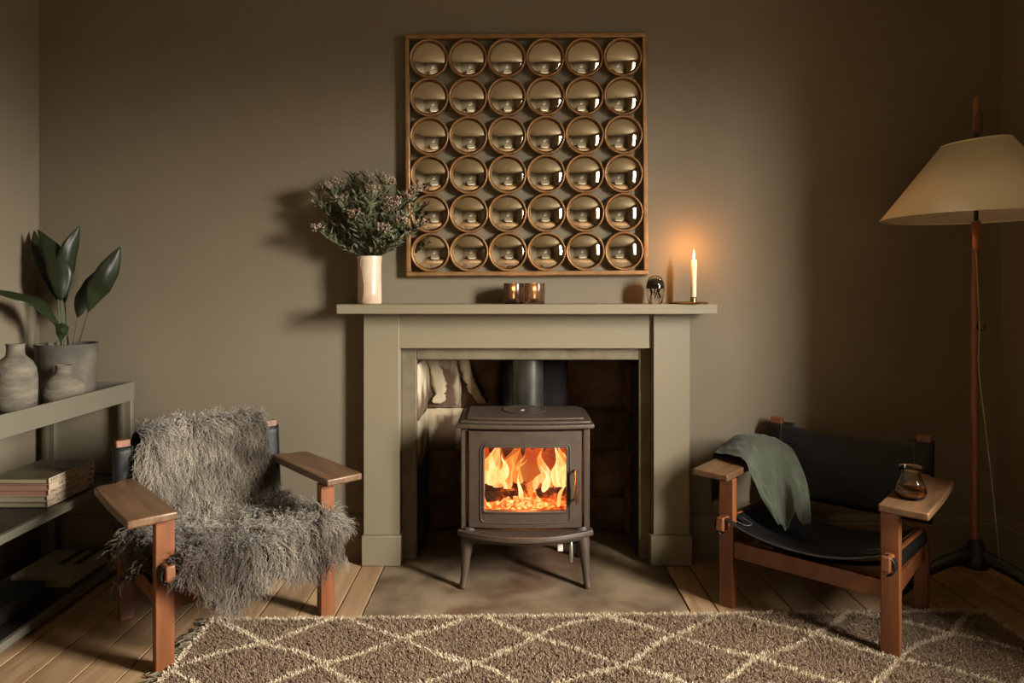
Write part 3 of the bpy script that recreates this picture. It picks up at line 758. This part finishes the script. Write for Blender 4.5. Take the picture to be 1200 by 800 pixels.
# ------------------------------------------------------------------ rug
EA = Vector((-1.125, 2.555)); EB_ = Vector((1.81, 2.628)); ru = (EB_-EA).normalized(); rv = Vector((ru.y, -ru.x)); RW = (EB_-EA).length; RL = 2.0
rg = thing('berber_rug', 'brown shaggy rug with ivory diamond lattice lines before the hearth', 'rug', (EA.x, EA.y, 0), math.atan2(ru.y, ru.x))
bs = MB().box(0, RW, -RL, 0, .0006, .007); bs.build('backing', M['rugback'], rg, bevel=.002, smooth=False)
def tufts(n, y0, y1, h0, sz, seed):
    g = np.random.default_rng(seed)
    x = g.uniform(0, RW, n); y = -g.uniform(y0, y1, n)
    wx = x+.012*np.sin(y*17+x*3)+.01*np.sin(x*11); wy = y+.010*np.sin(x*9.3)+.008*np.sin(x*21+2)
    P_, Q_ = .484, .335
    a = (wx-.01)/P_+wy/Q_; c = (wx-.01)/P_-wy/Q_
    da = np.abs(a-np.round(a)); dc = np.abs(c-np.round(c)); d = np.minimum(da, dc)*P_*.60
    lw = .0095+.003*np.sin(x*31+y*27)
    line = (d < lw) | (y > -.016+.004*np.sin(x*13)) | (x < .018) | (x > RW-.018)
    h = h0*g.uniform(.7, 1.25, n)*np.where(line, 1.15, 1)
    ang = g.random(n)*6.28; tilt = g.uniform(.15, .95, n)*np.where(line, .55, 1)
    dx, dy = np.cos(ang)*tilt*h+g.normal(0, .003, n), np.sin(ang)*tilt*h-.3*h
    r = sz*g.uniform(.7, 1.3, n)
    V = np.zeros((n, 9, 3)); 
    for k in range(3):
        ak = ang+k*2*PI/3
        V[:, k] = np.stack([x+r*np.cos(ak), y+r*np.sin(ak), np.full(n, .006)], -1)
        V[:, 3+k] = np.stack([x+dx*.35+r*1.15*np.cos(ak), y+dy*.35+r*1.15*np.sin(ak), .006+h*.6], -1)
        V[:, 6+k] = np.stack([x+dx+r*.35*np.cos(ak), y+dy+r*.35*np.sin(ak), .006+h], -1)
    base = np.arange(n)[:, None, None]*9; fl = []
    for L in (0, 3):
        for k in range(3): fl.append([L+k, L+(k+1) % 3, L+3+(k+1) % 3, L+3+k])
    F = (base+np.array(fl)[None]).reshape(-1, 4)
    br = np.array(srgb((136, 114, 92))[:3]); iv = np.array(srgb((208, 192, 164))[:3])
    pat = .5+.5*np.sin(x*5+1)*np.sin(y*7)
    C = np.where(line[:, None], iv*g.uniform(.75, 1.1, (n, 1)), br*(g.uniform(.72, 1.2, n)*(1+.12*pat))[:, None])
    C = np.repeat(C[:, None], 9, 1)
    return V.reshape(-1, 3), F, C.reshape(-1, 3)
V1, F1, C1 = tufts(98000, 0, .62, .0145, .0021, 5); V2, F2, C2 = tufts(40000, .62, RL, .0135, .0055, 6)
po = link('pile', arrays_mesh('pile', np.r_[V1, V2], np.r_[F1, F2+len(V1)], np.r_[C1, C2], M['pile']), None, rg); tag(po, kind='stuff')
fg = MB()
for i in range(70):
    y = -random.uniform(0, .45); x = random.uniform(-.005, .005); l_ = random.uniform(.03, .07)
    fg.tube([(x, y, .008), (x-l_*.5, y+random.uniform(-.02, .02), .012), (x-l_, y+random.uniform(-.03, .03), .004)], [.004, .003, .0015], 5)
tag(fg.build('fringe', mat('fringe_wool', (150, 138, 114), (104, 94, 78), rough=1, scale=50), rg), kind='stuff')

# ------------------------------------------------------------------ left console shelf
CX0, CX1, CY0, CY1 = -2.10, -1.725, 1.95, 3.12
cs = thing('console_shelf', 'grey-green metal console with tray top and two lower shelves', 'shelf', (0, 0, 0))
TT, TB = .824, .742
for nm, bx in (('tray_rail', (CX1-.012, CX1, CY0, CY1, TB, TT)), ('tray_rail', (CX0, CX0+.012, CY0, CY1, TB, TT)),
               ('tray_rail', (CX0+.012, CX1-.012, CY1-.012, CY1, TB, TT)), ('tray_rail', (CX0+.012, CX1-.012, CY0, CY0+.012, TB, TT))):
    MB().box(*bx).build(nm, M['cabinet'], cs, bevel=.0015)
MB().box(CX0+.012, CX1-.012, CY0+.012, CY1-.012, TB+.02, TB+.033).build('tray_floor', M['darkshelf'], cs)
for x in (CX0+.002, CX1-.026):
    for y in (CY0+.002, CY1-.026):
        MB().box(x, x+.024, y, y+.024, 0, TB).build('post', M['cabinet'], cs, bevel=.002)
for z0, z1, nm in ((.385, .415, 'middle_shelf'), (.022, .05, 'bottom_shelf')):
    MB().box(CX0+.02, CX1-.02, CY0+.01, CY1-.01, z0+.012, z1-.002).build(nm, M['darkshelf'], cs)
    MB().box(CX1-.02, CX1-.001, CY0+.026, CY1-.026, z0, z1).build('shelf_rail', M['cabinet'], cs, bevel=.0015)
    MB().box(CX0+.001, CX0+.02, CY0+.026, CY1-.026, z0, z1).build('shelf_rail', M['cabinet'], cs, bevel=.0015)
    MB().box(CX0+.026, CX1-.026, CY1-.02, CY1-.001, z0, z1).build('shelf_rail', M['cabinet'], cs, bevel=.0015)
TF = TB+.033
def wobf(a, z): return .012*math.sin(a*2+z*20)+.008*math.sin(a*5+z*41)
def bottle(prof, loc, label):
    inn = [(max(r-.008, .004), z) for r, z in prof[::-1]][:4]
    o = MB().lathe(prof+inn, 36, wob=wobf, cap1=True).build('stoneware_bottle', M['stoneware'], None, loc=loc, ang=60); tag(o, label, 'vase')
bottle([(.06, 0), (.07, .01), (.073, .05), (.074, .12), (.070, .165), (.058, .19), (.042, .205), (.033, .215), (.030, .235), (.031, .255), (.033, .26)], (-1.935, 2.66, TF), 'tall rough grey stoneware bottle on the console')
bottle([(.074, 0), (.082, .008), (.084, .04), (.081, .065), (.068, .092), (.048, .112), (.034, .122), (.030, .135), (.031, .152), (.033, .157)], (-1.862, 2.835, TF), 'squat rough grey stoneware bottle before the plant pot')
pp = thing('potted_plant', 'broad-leaved green plant in a weathered grey pot', 'plant', (-1.965, 2.995+.02, TF))
MB().lathe([(.098, 0), (.108, .006), (.114, .12), (.121, .225), (.123, .232), (.113, .232), (.108, .19), (.002, .185)], 44, wob=lambda a, z: .006*math.sin(3*a+z*15), cap1=True).build('pot', M['potgrey'], pp, ang=50)
MB().grid(lambda u, v: ((.005+.103*v)*math.cos(u*2*PI), (.005+.103*v)*math.sin(u*2*PI), .203+.006*mnoise.noise((u*40, v*8, 0))), 40, 6).build('soil', M['soil'], pp)
PO = Vector((-1.965, 3.015, TF))
def leaf(spine, wmax, fold=.25, roll=0, peak=.45, stalk=None):
    P = catmull([tuple(at(*p)-PO) for p in spine], 26); m = MB(); camd = Vector((0.0, 0, HC))-PO
    rows = []
    for i in range(27):
        p = Vector(P[i]); T = Vector(P[min(i+1, 26)]-P[max(i-1, 0)]).normalized(); tc_ = (camd-p).normalized()
        side = T.cross(tc_).normalized(); nrm = side.cross(T).normalized()
        side = (Matrix.Rotation(roll, 3, T) @ side); nrm = Matrix.Rotation(roll, 3, T) @ nrm
        t = i/26; w_ = wmax*max(.03, (math.sin(PI*t**(math.log(.5)/math.log(peak)))**.8 if 0 < t < 1 else 0))
        w_ *= 1+.05*math.sin(t*19)
        rows.append([p+side*w_*q+nrm*(-fold*w_*abs(q)+.06*w_*math.sin(t*14+q*2)) for q in (-1, -.66, -.33, 0, .33, .66, 1)])
    vs = [v for r in rows for v in r]
    m.add(vs, [(i*7+j, i*7+j+1, i*7+j+8, i*7+j+7) for i in range(26) for j in range(6)])
    lo2 = m.build('leaf', M['leaf'], pp, solid=.0014, ang=180)
    if stalk:
        Q = catmull([tuple(at(*p)-PO) for p in stalk], 10); MB().tube(Q, [.0035-.0012*i/10 for i in range(11)], 7).build('stalk', M['stalk'], lo2)
YL = 3.0
leaf([(68, 352, YL), (58, 325, YL+.02), (47, 296, YL+.05), (40, 270, YL+.08)], .036, .3, .5, .5, [(72, 405, YL), (70, 380, YL), (68, 352, YL)])
leaf([(71, 352, YL-.02), (70, 325, YL-.03), (62, 297, YL-.02), (44, 269, YL)], .047, .25, -.2, .45, [(73, 405, YL-.02), (72, 380, YL-.02), (71, 352, YL-.02)])
leaf([(72, 350, YL), (75, 322, YL), (82, 293, YL), (93, 265, YL+.02)], .040, .3, .35, .5, [(76, 405, YL), (74, 380, YL), (72, 350, YL)])
leaf([(76, 356, YL+.05), (78, 335, YL+.06), (79, 314, YL+.07), (76, 300, YL+.08)], .026, .3, .7, .5, [(80, 405, YL+.04), (78, 380, YL+.05), (76, 356, YL+.05)])
leaf([(103, 366, YL-.02), (112, 345, YL-.03), (126, 320, YL-.03), (141, 289, YL)], .046, .35, .15, .55, [(92, 405, YL), (97, 388, YL-.01), (103, 366, YL-.02)])
leaf([(91, 372, YL+.04), (95, 352, YL+.04), (104, 334, YL+.05), (116, 314, YL+.06)], .036, .3, -.5, .45, [(86, 405, YL+.02), (88, 390, YL+.03), (91, 372, YL+.04)])
leaf([(70, 385, YL-.03), (60, 368, YL-.06), (45, 354, YL-.12), (20, 346, YL-.2), (-18, 338, YL-.26)], .042, .2, 1.05, .5, [(71, 408, YL-.02), (71, 398, YL-.02), (70, 385, YL-.03)])
leaf([(71, 402, YL-.05), (72, 390, YL-.06), (74, 378, YL-.07)], .024, .5, 0, .65)

def text_mesh(body, size, mt, parent, loc, rot, maxw=None):
    cu = bpy.data.curves.new('print', 'FONT'); cu.body = body; cu.size = size; cu.align_x = 'LEFT'; cu.align_y = 'CENTER'; cu.extrude = .0002; cu.resolution_u = 2
    tmp = bpy.data.objects.new('tmp', cu); COL.objects.link(tmp); bpy.context.view_layer.update()
    me = bpy.data.meshes.new_from_object(tmp.evaluated_get(bpy.context.evaluated_depsgraph_get()))
    COL.objects.unlink(tmp); bpy.data.objects.remove(tmp)
    o = link('lettering', me, None, parent, loc, rot); me.materials.clear(); me.materials.append(mt)
    if maxw:
        wv = max(v.co.x for v in me.vertices)-min(v.co.x for v in me.vertices)
        o.scale.x = maxw/wv
    return o
# stack of five hardbacks on the middle shelf; spines face the room (+x)
zb = .4155; th = .0212
titles = [('ASPEN', 'bottom', 'covergreen', .20, .10), ('NAPA VALLEY', 'second from the bottom', 'cover', .16, .15), ('PROVENCE STYLE', 'middle', 'coverpink', .015, .20),
          ('SEVILLE', 'second from the top', 'coverpink', .07, .12), ('HITCHCOCK STYLE', 'top', 'cover', .01, .22)]
for i, (tt, pos, cv, off, mw) in enumerate(titles):
    x1 = -1.775+random.uniform(-.003, .003); y0 = 2.605+.003*i; L = .285; wdt = .225
    bo = thing('hardback_book', {'ASPEN': 'pale-spined hardback book lettered ASPEN at the bottom of the stack', 'NAPA VALLEY': 'pale-spined hardback book lettered NAPA VALLEY in the stack', 'PROVENCE STYLE': 'pale-spined hardback book in the middle of the five-book stack',
                                 'SEVILLE': 'pale-spined hardback book lettered SEVILLE with pink boards', 'HITCHCOCK STYLE': 'hardback book with dark photo cover lettered HITCHCOCK STYLE on its spine'}[tt], 'book', (x1, y0, zb+i*(th+.0003)), 0, 'hardback stack on the middle shelf')
    bd = MB().box(-wdt, 0, 0, L, 0, .0025).box(-wdt, 0, 0, L, th-.0025, th).build('boards', M['coverdark'] if i == 4 else M[cv], bo, smooth=False)
    MB().box(-.002, .0012, 0, L, 0, th).build('spine', M['cover'], bo, bevel=.0008, seg=1)
    MB().box(-wdt+.004, -.002, .004, L-.004, .0025, th-.0025).build('pages', M[cv] if cv == 'coverpink' else M['paper'], bo, smooth=False)
    st0 = {'ASPEN': .05, 'NAPA VALLEY': .045, 'PROVENCE STYLE': .012, 'SEVILLE': .05, 'HITCHCOCK STYLE': .01}[tt]
    text_mesh(tt, .0165, M['ink'], bo, (.0016, st0, th/2), (PI/2, 0, PI/2), mw)
    MB().box(.0012, .0016, .25, .275, th*.35, th*.65).build('publisher_mark', M['ink'], bo, smooth=False)
lb = thing('large_book', 'thick grey hardback lying on the bottom shelf', 'book', (-1.775, 2.74, .0505))
for k, z0, tk in ((0, 0, .046),):
    MB().box(-.235, 0, 0, .27, 0, .003).box(-.235, 0, 0, .27, tk-.003, tk).build('boards', M['covergrey'], lb, smooth=False)
    MB().box(-.235, 0, -.001, .003, 0, tk).build('spine', M['covergrey'], lb, smooth=False)
    MB().box(-.23, -.005, .003, .266, .003, tk-.003).build('pages', M['paper'], lb, smooth=False)
    MB().box(-.13, -.10, .12, .27, tk, tk+.0004).box(-.065, -.035, .12, .27, tk, tk+.0004).build('cover_print', M['ink'], lb, smooth=False)
    text_mesh('THE  HOUSE  BOOK', .016, M['ink'], lb, (-.215, -.0014, tk/2), (PI/2, 0, 0), .17)
dk = thing('dark_magazine_box', 'low black box at the near end of the bottom shelf', 'box', (-1.82, 2.40, .0505))
MB().box(-.2, 0, 0, .26, 0, .045).build('box_body', M['darkshelf'], dk, bevel=.002)
MB().box(-.203, .003, -.003, .263, .0455, .062).build('box_lid', M['black'], dk, bevel=.002)

# ------------------------------------------------------------------ mantel objects
vs_ = thing('ceramic_vase', 'blush ceramic cylinder vase holding dried flowers on the mantel', 'vase', (-.64, 3.065, SH))
def vw(a, z): return .02*math.sin(a+z*8)+.012*math.sin(3*a+z*20)
MB().lathe([(.050, 0), (.054, .004), (.0525, .05), (.052, .12), (.053, .18), (.0555, .208), (.0550, .213), (.0485, .213), (.047, .19), (.046, .03), (.001, .02)], 40, wob=vw, cap1=True).build('vase_body', M['vase'], vs_, ang=60)
sm = [(.0535*math.cos(a)*1.0, .0535*math.sin(a), z) for a, z in zip(np.linspace(-2.05, -2.25, 12), np.linspace(.205, .01, 12))]
MB().tube([(-.018-.004*math.sin(i*.6)-.008*(1 if i < 3 else 0), -.0515, .205-.017*i) for i in range(12)], .0022, 6).build('seam', mat('umber_seam', (140, 104, 76), rough=.6), vs_)
bq = thing('flower_bouquet', 'bunch of dusty pink flowers with dark green leaves in the vase', 'flowers', (-.64, 3.065, SH+.03))
BO = Vector((-.64, 3.065, SH+.03))
def blade(m, p, d, l_, w_, rr):
    d = d.normalized(); s_ = d.cross(Vector((rr.uniform(-1, 1), rr.uniform(-1, 1), rr.uniform(-1, 1)))).normalized(); n_ = s_.cross(d)
    q = p+d*l_*.5+n_*l_*.06; e_ = p+d*l_-n_*l_*.12
    m.add([p, q+s_*w_, q-n_*w_*.3, q-s_*w_, e_], [(0, 1, 2), (0, 2, 3), (1, 4, 2), (2, 4, 3)])
ico = bmesh.new(); bmesh.ops.create_icosphere(ico, subdivisions=1, radius=1); ICV = [v.co.copy() for v in ico.verts]; ICF = [tuple(v.index for v in f.verts) for f in ico.faces]; ico.free()
heads = [(385, 218, -.02, 1), (372, 226, .03, 1), (395, 214, .0, 1), (412, 206, .03, .2), (430, 203, -.01, .5), (445, 207, .03, .5), (455, 212, -.03, 1), (436, 222, -.07, .6), (461, 236, -.06, 1), (458, 245, -.04, 1),
         (450, 267, -.09, 1), (414, 250, -.08, .9), (470, 257, -.07, .9), (478, 228, -.02, 1), (488, 222, .0, 1), (490, 240, -.03, .25), (494, 262, -.03, .7), (375, 240, .0, .4), (400, 232, -.05, .5), (420, 230, -.06, .3),
         (371, 268, -.02, .6), (383, 262, .02, .2), (475, 272, .0, .2), (406, 268, -.03, .2), (430, 240, -.1, .3), (440, 255, -.03, .2), (395, 246, .02, .2), (465, 282, -.05, .15), (424, 215, .05, .2)]
for i, (px, py, dy, fw) in enumerate(heads):
    rr = random.Random(i*5+1); Yh = 3.03+dy; tip = at(px, py, Yh)-BO
    base = Vector((rr.uniform(-.025, .025), rr.uniform(-.025, .025), 0)); mid = Vector((tip.x*.35+base.x*.4, tip.y*.35+base.y*.4, max(.20, tip.z*.58)))
    Q = catmull([tuple(base), tuple(Vector((base.x*1.3, base.y*1.3, .17))), tuple(mid), tuple(tip)], 14)
    so = MB().tube(Q, [.0022-.0008*k/14 for k in range(15)], 6).build('flower_stem', M['stemgreen'], bq)
    lm = MB(); ax = (Vector(Q[14])-Vector(Q[11])).normalized()
    for k in range(150 if fw < .5 else 115):
        t = rr.uniform(.42, 1.0)**.7; j = min(13, int(t*14)); p = Vector(Q[j]).lerp(Vector(Q[j+1]), rr.random())
        a = rr.random()*6.28; out = Vector((math.cos(a), math.sin(a), rr.uniform(.0, .9)))
        blade(lm, p, out+ax*.5, rr.uniform(.028, .06), rr.uniform(.0032, .0068), rr)
    tag(lm.build('foliage', M['sage'], so, ang=10), kind='stuff')
    if fw > .3:
        fm = MB()
        for k in range(int(52*fw)):
            p = tip+Vector((max(-.03, min(.03, rr.gauss(0, .017))), max(-.026, min(.026, rr.gauss(0, .015))), max(-.02, min(.02, rr.gauss(.004, .010))))); r = rr.uniform(.003, .0058)
            Rm = Matrix.Rotation(rr.random()*6, 3, (rr.random(), rr.random(), 1))
            fm.add([p+Rm@Vector((v.x*r*1.25, v.y*r, v.z*r*.6)) for v in ICV], ICF)
        tag(fm.build('flower_head', M['petal'], so, ang=60), kind='stuff')

def tealight(px, label):
    p = at(px, 356, 3.06); t = thing('tealight_holder', label, 'candle holder', (p.x, 3.06, SH))
    MB().lathe([(.042, 0), (.0455, .004), (.0455, .09), (.0445, .0925), (.0425, .09), (.0415, .012), (.001, .010)], 36, cap1=True).build('glass_cup', M['smoke'], t, ang=50)
    MB().lathe([(.019, 0), (.019, .016), (.017, .0165), (.001, .0165)], 24, (0, 0, .0105), cap1=True).build('tealight_candle', M['ivory'], t, ang=50)
    MB().lathe([(.001, 0), (.0028, .003), (.0034, .007), (.0022, .012), (.0005, .018)], 12, (0, 0, .028)).build('flame', M['teaflame'], t)
    l_ = bpy.data.lights.new('tealight_glow', 'POINT'); l_.energy = .16; l_.color = (1, .45, .14); l_.shadow_soft_size = .006
    lo3 = bpy.data.objects.new('tealight_glow', l_); COL.objects.link(lo3); lo3.location = (p.x, 3.06, SH+.062)
M['teaflame'] = emit('tea_flame', [(.3, (1, .5, .16)), (.6, (1, .7, .35))], scale=30, strength=3.2)
M['candleflame'] = emit('candle_flame', [(.3, (1, .62, .25)), (.6, (1, .85, .55))], scale=30, strength=6)
tealight(602, 'smoked glass tealight holder on the side nearer the flower vase')
tealight(626.5, 'smoked glass tealight holder on the side nearer the glass paperweight')
# jellyfish paperweight
p = at(768, 356, 3.06); jw = thing('jellyfish_paperweight', 'clear glass egg paperweight with a dark jellyfish inside', 'paperweight', (p.x, 3.06, SH))
MB().lathe([(.022, 0), (.030, .004), (.036, .03), (.040, .06), (.0405, .08), (.037, .10), (.028, .117), (.014, .126), (.001, .1275)], 36).build('glass_egg', M['clear'], jw, ang=60)
jb = MB().lathe([(.031, .068), (.0325, .076), (.0305, .089), (.024, .099), (.013, .105), (.001, .1065), ], 30, cap0=False)
jb.lathe([(.031, .068), (.026, .073), (.015, .079), (.001, .08)], 30, cap0=False)
for k in range(9):
    a = k*2*PI/9; r = .017 if k % 2 else .011
    jb.tube([(r*math.cos(a)+.003*math.sin(j*1.7+k), r*math.sin(a)+.003*math.cos(j*1.3+k), .078-.0105*j) for j in range(6+(k % 2))], [.0022, .002, .0019, .0017, .0013, .001, .0008][:6+(k % 2)], 6)
jb.build('jellyfish', M['jelly'], jw)
# candle
p = at(806, 356, 3.05); cd = thing('brass_candleholder', 'round brass candle plate on the mantel end', 'candle holder', (p.x, 3.05, SH))
MB().lathe([(.03, 0), (.082, .001), (.088, .006), (.0885, .0085), (.085, .008), (.078, .004), (.001, .004)], 48, cap1=True).build('plate', M['brassbright'], cd, ang=50)
MB().lathe([(.012, 0), (.0145, .002), (.0145, .026), (.0135, .027), (.0118, .026), (.0118, .004), (.001, .004)], 24, (.025, 0, .004), cap1=True).build('socket', M['brassbright'], cd, ang=50)
ca_ = thing('taper_candle', 'lit ivory taper candle standing in the brass candle plate', 'candle', (p.x+.025, 3.05, SH+.0085))
MB().lathe([(.0118, 0), (.0122, .03), (.0122, .185), (.0095, .188), (.004, .184), (.001, .183)], 24, cap1=True).build('wax', M['ivory'], ca_, ang=60, rot=(0, math.radians(.8), 0))
MB().tube([(.0026, 0, .182), (.0028, 0, .192)], .0011, 6).build('wick', M['black'], ca_)
MB().lathe([(.0008, 0), (.0036, .006), (.0052, .014), (.0046, .024), (.0026, .036), (.0004, .048)], 14, (.0026, 0, .188)).build('flame', M['candleflame'], ca_)
l_ = bpy.data.lights.new('candle_glow', 'POINT'); l_.energy = 3.0; l_.color = (1, .40, .10); l_.shadow_soft_size = .012
lo3 = bpy.data.objects.new('candle_glow', l_); COL.objects.link(lo3); lo3.location = (p.x+.0275, 3.03, SH+.246)

# ------------------------------------------------------------------ floor lamp
LX, LY = 1.868, 2.75
lp = thing('floor_lamp', 'floor lamp with cream cone shade on a slim wooden pole', 'floor lamp', (LX, LY, 0))
sm_ = MB(); N = 56
for (r0, z0) in ((.340, 1.538), (.121, 1.838)):
    for j in range(N):
        a = 2*PI*j/N; sm_.v.append((r0*math.cos(a), r0*math.sin(a), z0+.035*math.cos(a)*(1 if z0 > 1.7 else .25)*.33))
for j in range(N): sm_.f.append((j, (j+1) % N, N+(j+1) % N, N+j))
so_ = sm_.build('lamp_shade', M['shade'], lp, solid=.0016, ang=60)
for k in (0, 1):
    MB().tube([sm_.v[k*N+j % N] for j in range(N+1)], .003, 6, cap=False).build('shade_hoop', M['shade'], so_)
sp_ = MB()
for a in (0, 2.09, 4.19): sp_.tube([(0, 0, 1.80), (.115*math.cos(a), .115*math.sin(a), 1.836)], .002, 6)
sp_.build('shade_spider', M['steel'], so_)
MB().tube([(-.004, 0, .18), (-.004, 0, 1.0), (.002, 0, 1.50)], [.0165, .0155, .014], 14).build('pole', M['lampwood'], lp)
MB().tube([(.002, 0, 1.50), (.002, 0, 1.88)], .008, 10).build('stem', M['black'], lp)
MB().tube([(.002, 0, 1.405), (.002, 0, 1.415), (.002, 0, 1.515), (.002, 0, 1.522)], [.014, .0175, .0175, .014], 16).build('sleeve', M['copper'], lp)
MB().tube([(.002, 0, 1.875), (.002, 0, 1.885), (.003, 0, 2.01), (.003, 0, 2.022)], [.009, .012, .013, .008], 14).build('finial', M['lampwood'], lp)
lc = [(.002+.014*math.sin(t), -.014-.004*math.cos(t), 1.93+.05*math.cos(t)-.02) for t in np.linspace(.4, 5.9, 18)]
MB().tube(lc, .0016, 6).build('pull_loop', M['black'], lp)
hk = [(.010+.016*math.cos(t), -.016, 1.098+.016*math.sin(t)) for t in np.linspace(2.4, 6.9, 14)]
MB().tube(hk, .0035, 7).build('cord_hook', M['black'], lp)
for ang_ in (185, 302, 65):
    a = math.radians(ang_); c_, s_ = math.cos(a), math.sin(a); L = .36
    prof_ = [(0, .185, .028), (.05, .175, .030), (.13, .155, .026), (.21, .12, .022), (.29, .065, .019), (.34, .022, .017), (.36, .004, .012)]
    MB().tube([(c_*r, s_*r, max(z_, rr_*.9)) for r, z_, rr_ in prof_], [q[2] for q in prof_], 10, flat=.8).build('foot', M['black'], lp)
MB().lathe([(.045, .13), (.05, .15), (.042, .19), (.026, .23), (.019, .245)], 20).build('hub', M['black'], lp)
cdp = catmull([tuple(at(1144, 294, LY-.03)), tuple(at(1146, 340, LY-.03)), tuple(at(1148, 384, LY-.03)), tuple(at(1147, 430, LY-.03)), tuple(at(1155, 500, LY-.03)), tuple(at(1163, 570, LY-.03)), tuple(at(1170, 640, LY-.03)), tuple(at(1172, 680, LY-.03)), (1.90, 2.74, .006), (1.95, 2.9, .005), (2.1, 3.05, .005)], 70)
MB().tube([(q[0]-LX, q[1]-LY, q[2]) for q in cdp], .0026, 6).build('cord', mat('cord_cream', (150, 136, 110), rough=.6), lp)

# ------------------------------------------------------------------ far side of the room (seen in the convex mirrors)
sf = thing('sofa', 'pale oatmeal sofa against the far wall behind the camera', 'sofa', (.2, -1.5, 0))
MB().box(-.95, .95, -.45, .42, .12, .4).build('base', M['sofa'], sf, bevel=.03, seg=3)
MB().box(-.95, .95, -.47, -.25, .4, .82).build('backrest', M['sofa'], sf, bevel=.05, seg=3)
for s_ in (-1, 1):
    MB().box(s_*.84-.11, s_*.84+.11, -.45, .42, .4, .6).build('arm', M['sofa'], sf, bevel=.04, seg=3)
    MB().box(s_*.365-.36, s_*.365+.36, -.24, .44, .4, .52).build('seat_cushion', M['sofa'], sf, bevel=.04, seg=3)
    for y in (-.4, .36): MB().tube([(s_*.85, y, 0), (s_*.85, y, .12)], .02, 10).build('leg', M['black'], sf)
pf = thing('framed_picture', 'large black framed monochrome print on the far wall', 'picture', (.15, YB+.001, 1.62))
fm_ = MB(); fm_.box(-.4, .4, 0, .03, -.52, -.49).box(-.4, .4, 0, .03, .49, .52).box(-.4, -.37, 0, .03, -.49, .49).box(.37, .4, 0, .03, -.49, .49)
fm_.build('frame', M['black'], pf, bevel=.003)
MB().box(-.37, .37, .0, .012, -.49, .49).build('print', mat('mono_print', (20, 20, 19), (210, 204, 190), rough=.4, scale=3.2, lo=.42, hi=.56), pf)
tb = thing('coffee_table', 'long low white table in front of the sofa', 'table', (.2, -.62, 0))
MB().box(-.6, .6, -.2, .2, .33, .37).build('table_top', M['white'], tb, bevel=.006)
for x in (-.54, .54):
    for y in (-.15, .15): MB().box(x-.02, x+.02, y-.02, y+.02, 0, .33).build('leg', M['black'], tb, bevel=.003)
cr_ = tag(MB().lathe([(.001, -.05), (.03, -.05), (.05, -.02), (.06, 0)], 24, (0, 0, 0)).build('ceiling_rose', M['black'], None, loc=(.1, .4, ZC)), 'small dark ceiling rose on the cream ceiling', 'ceiling rose')
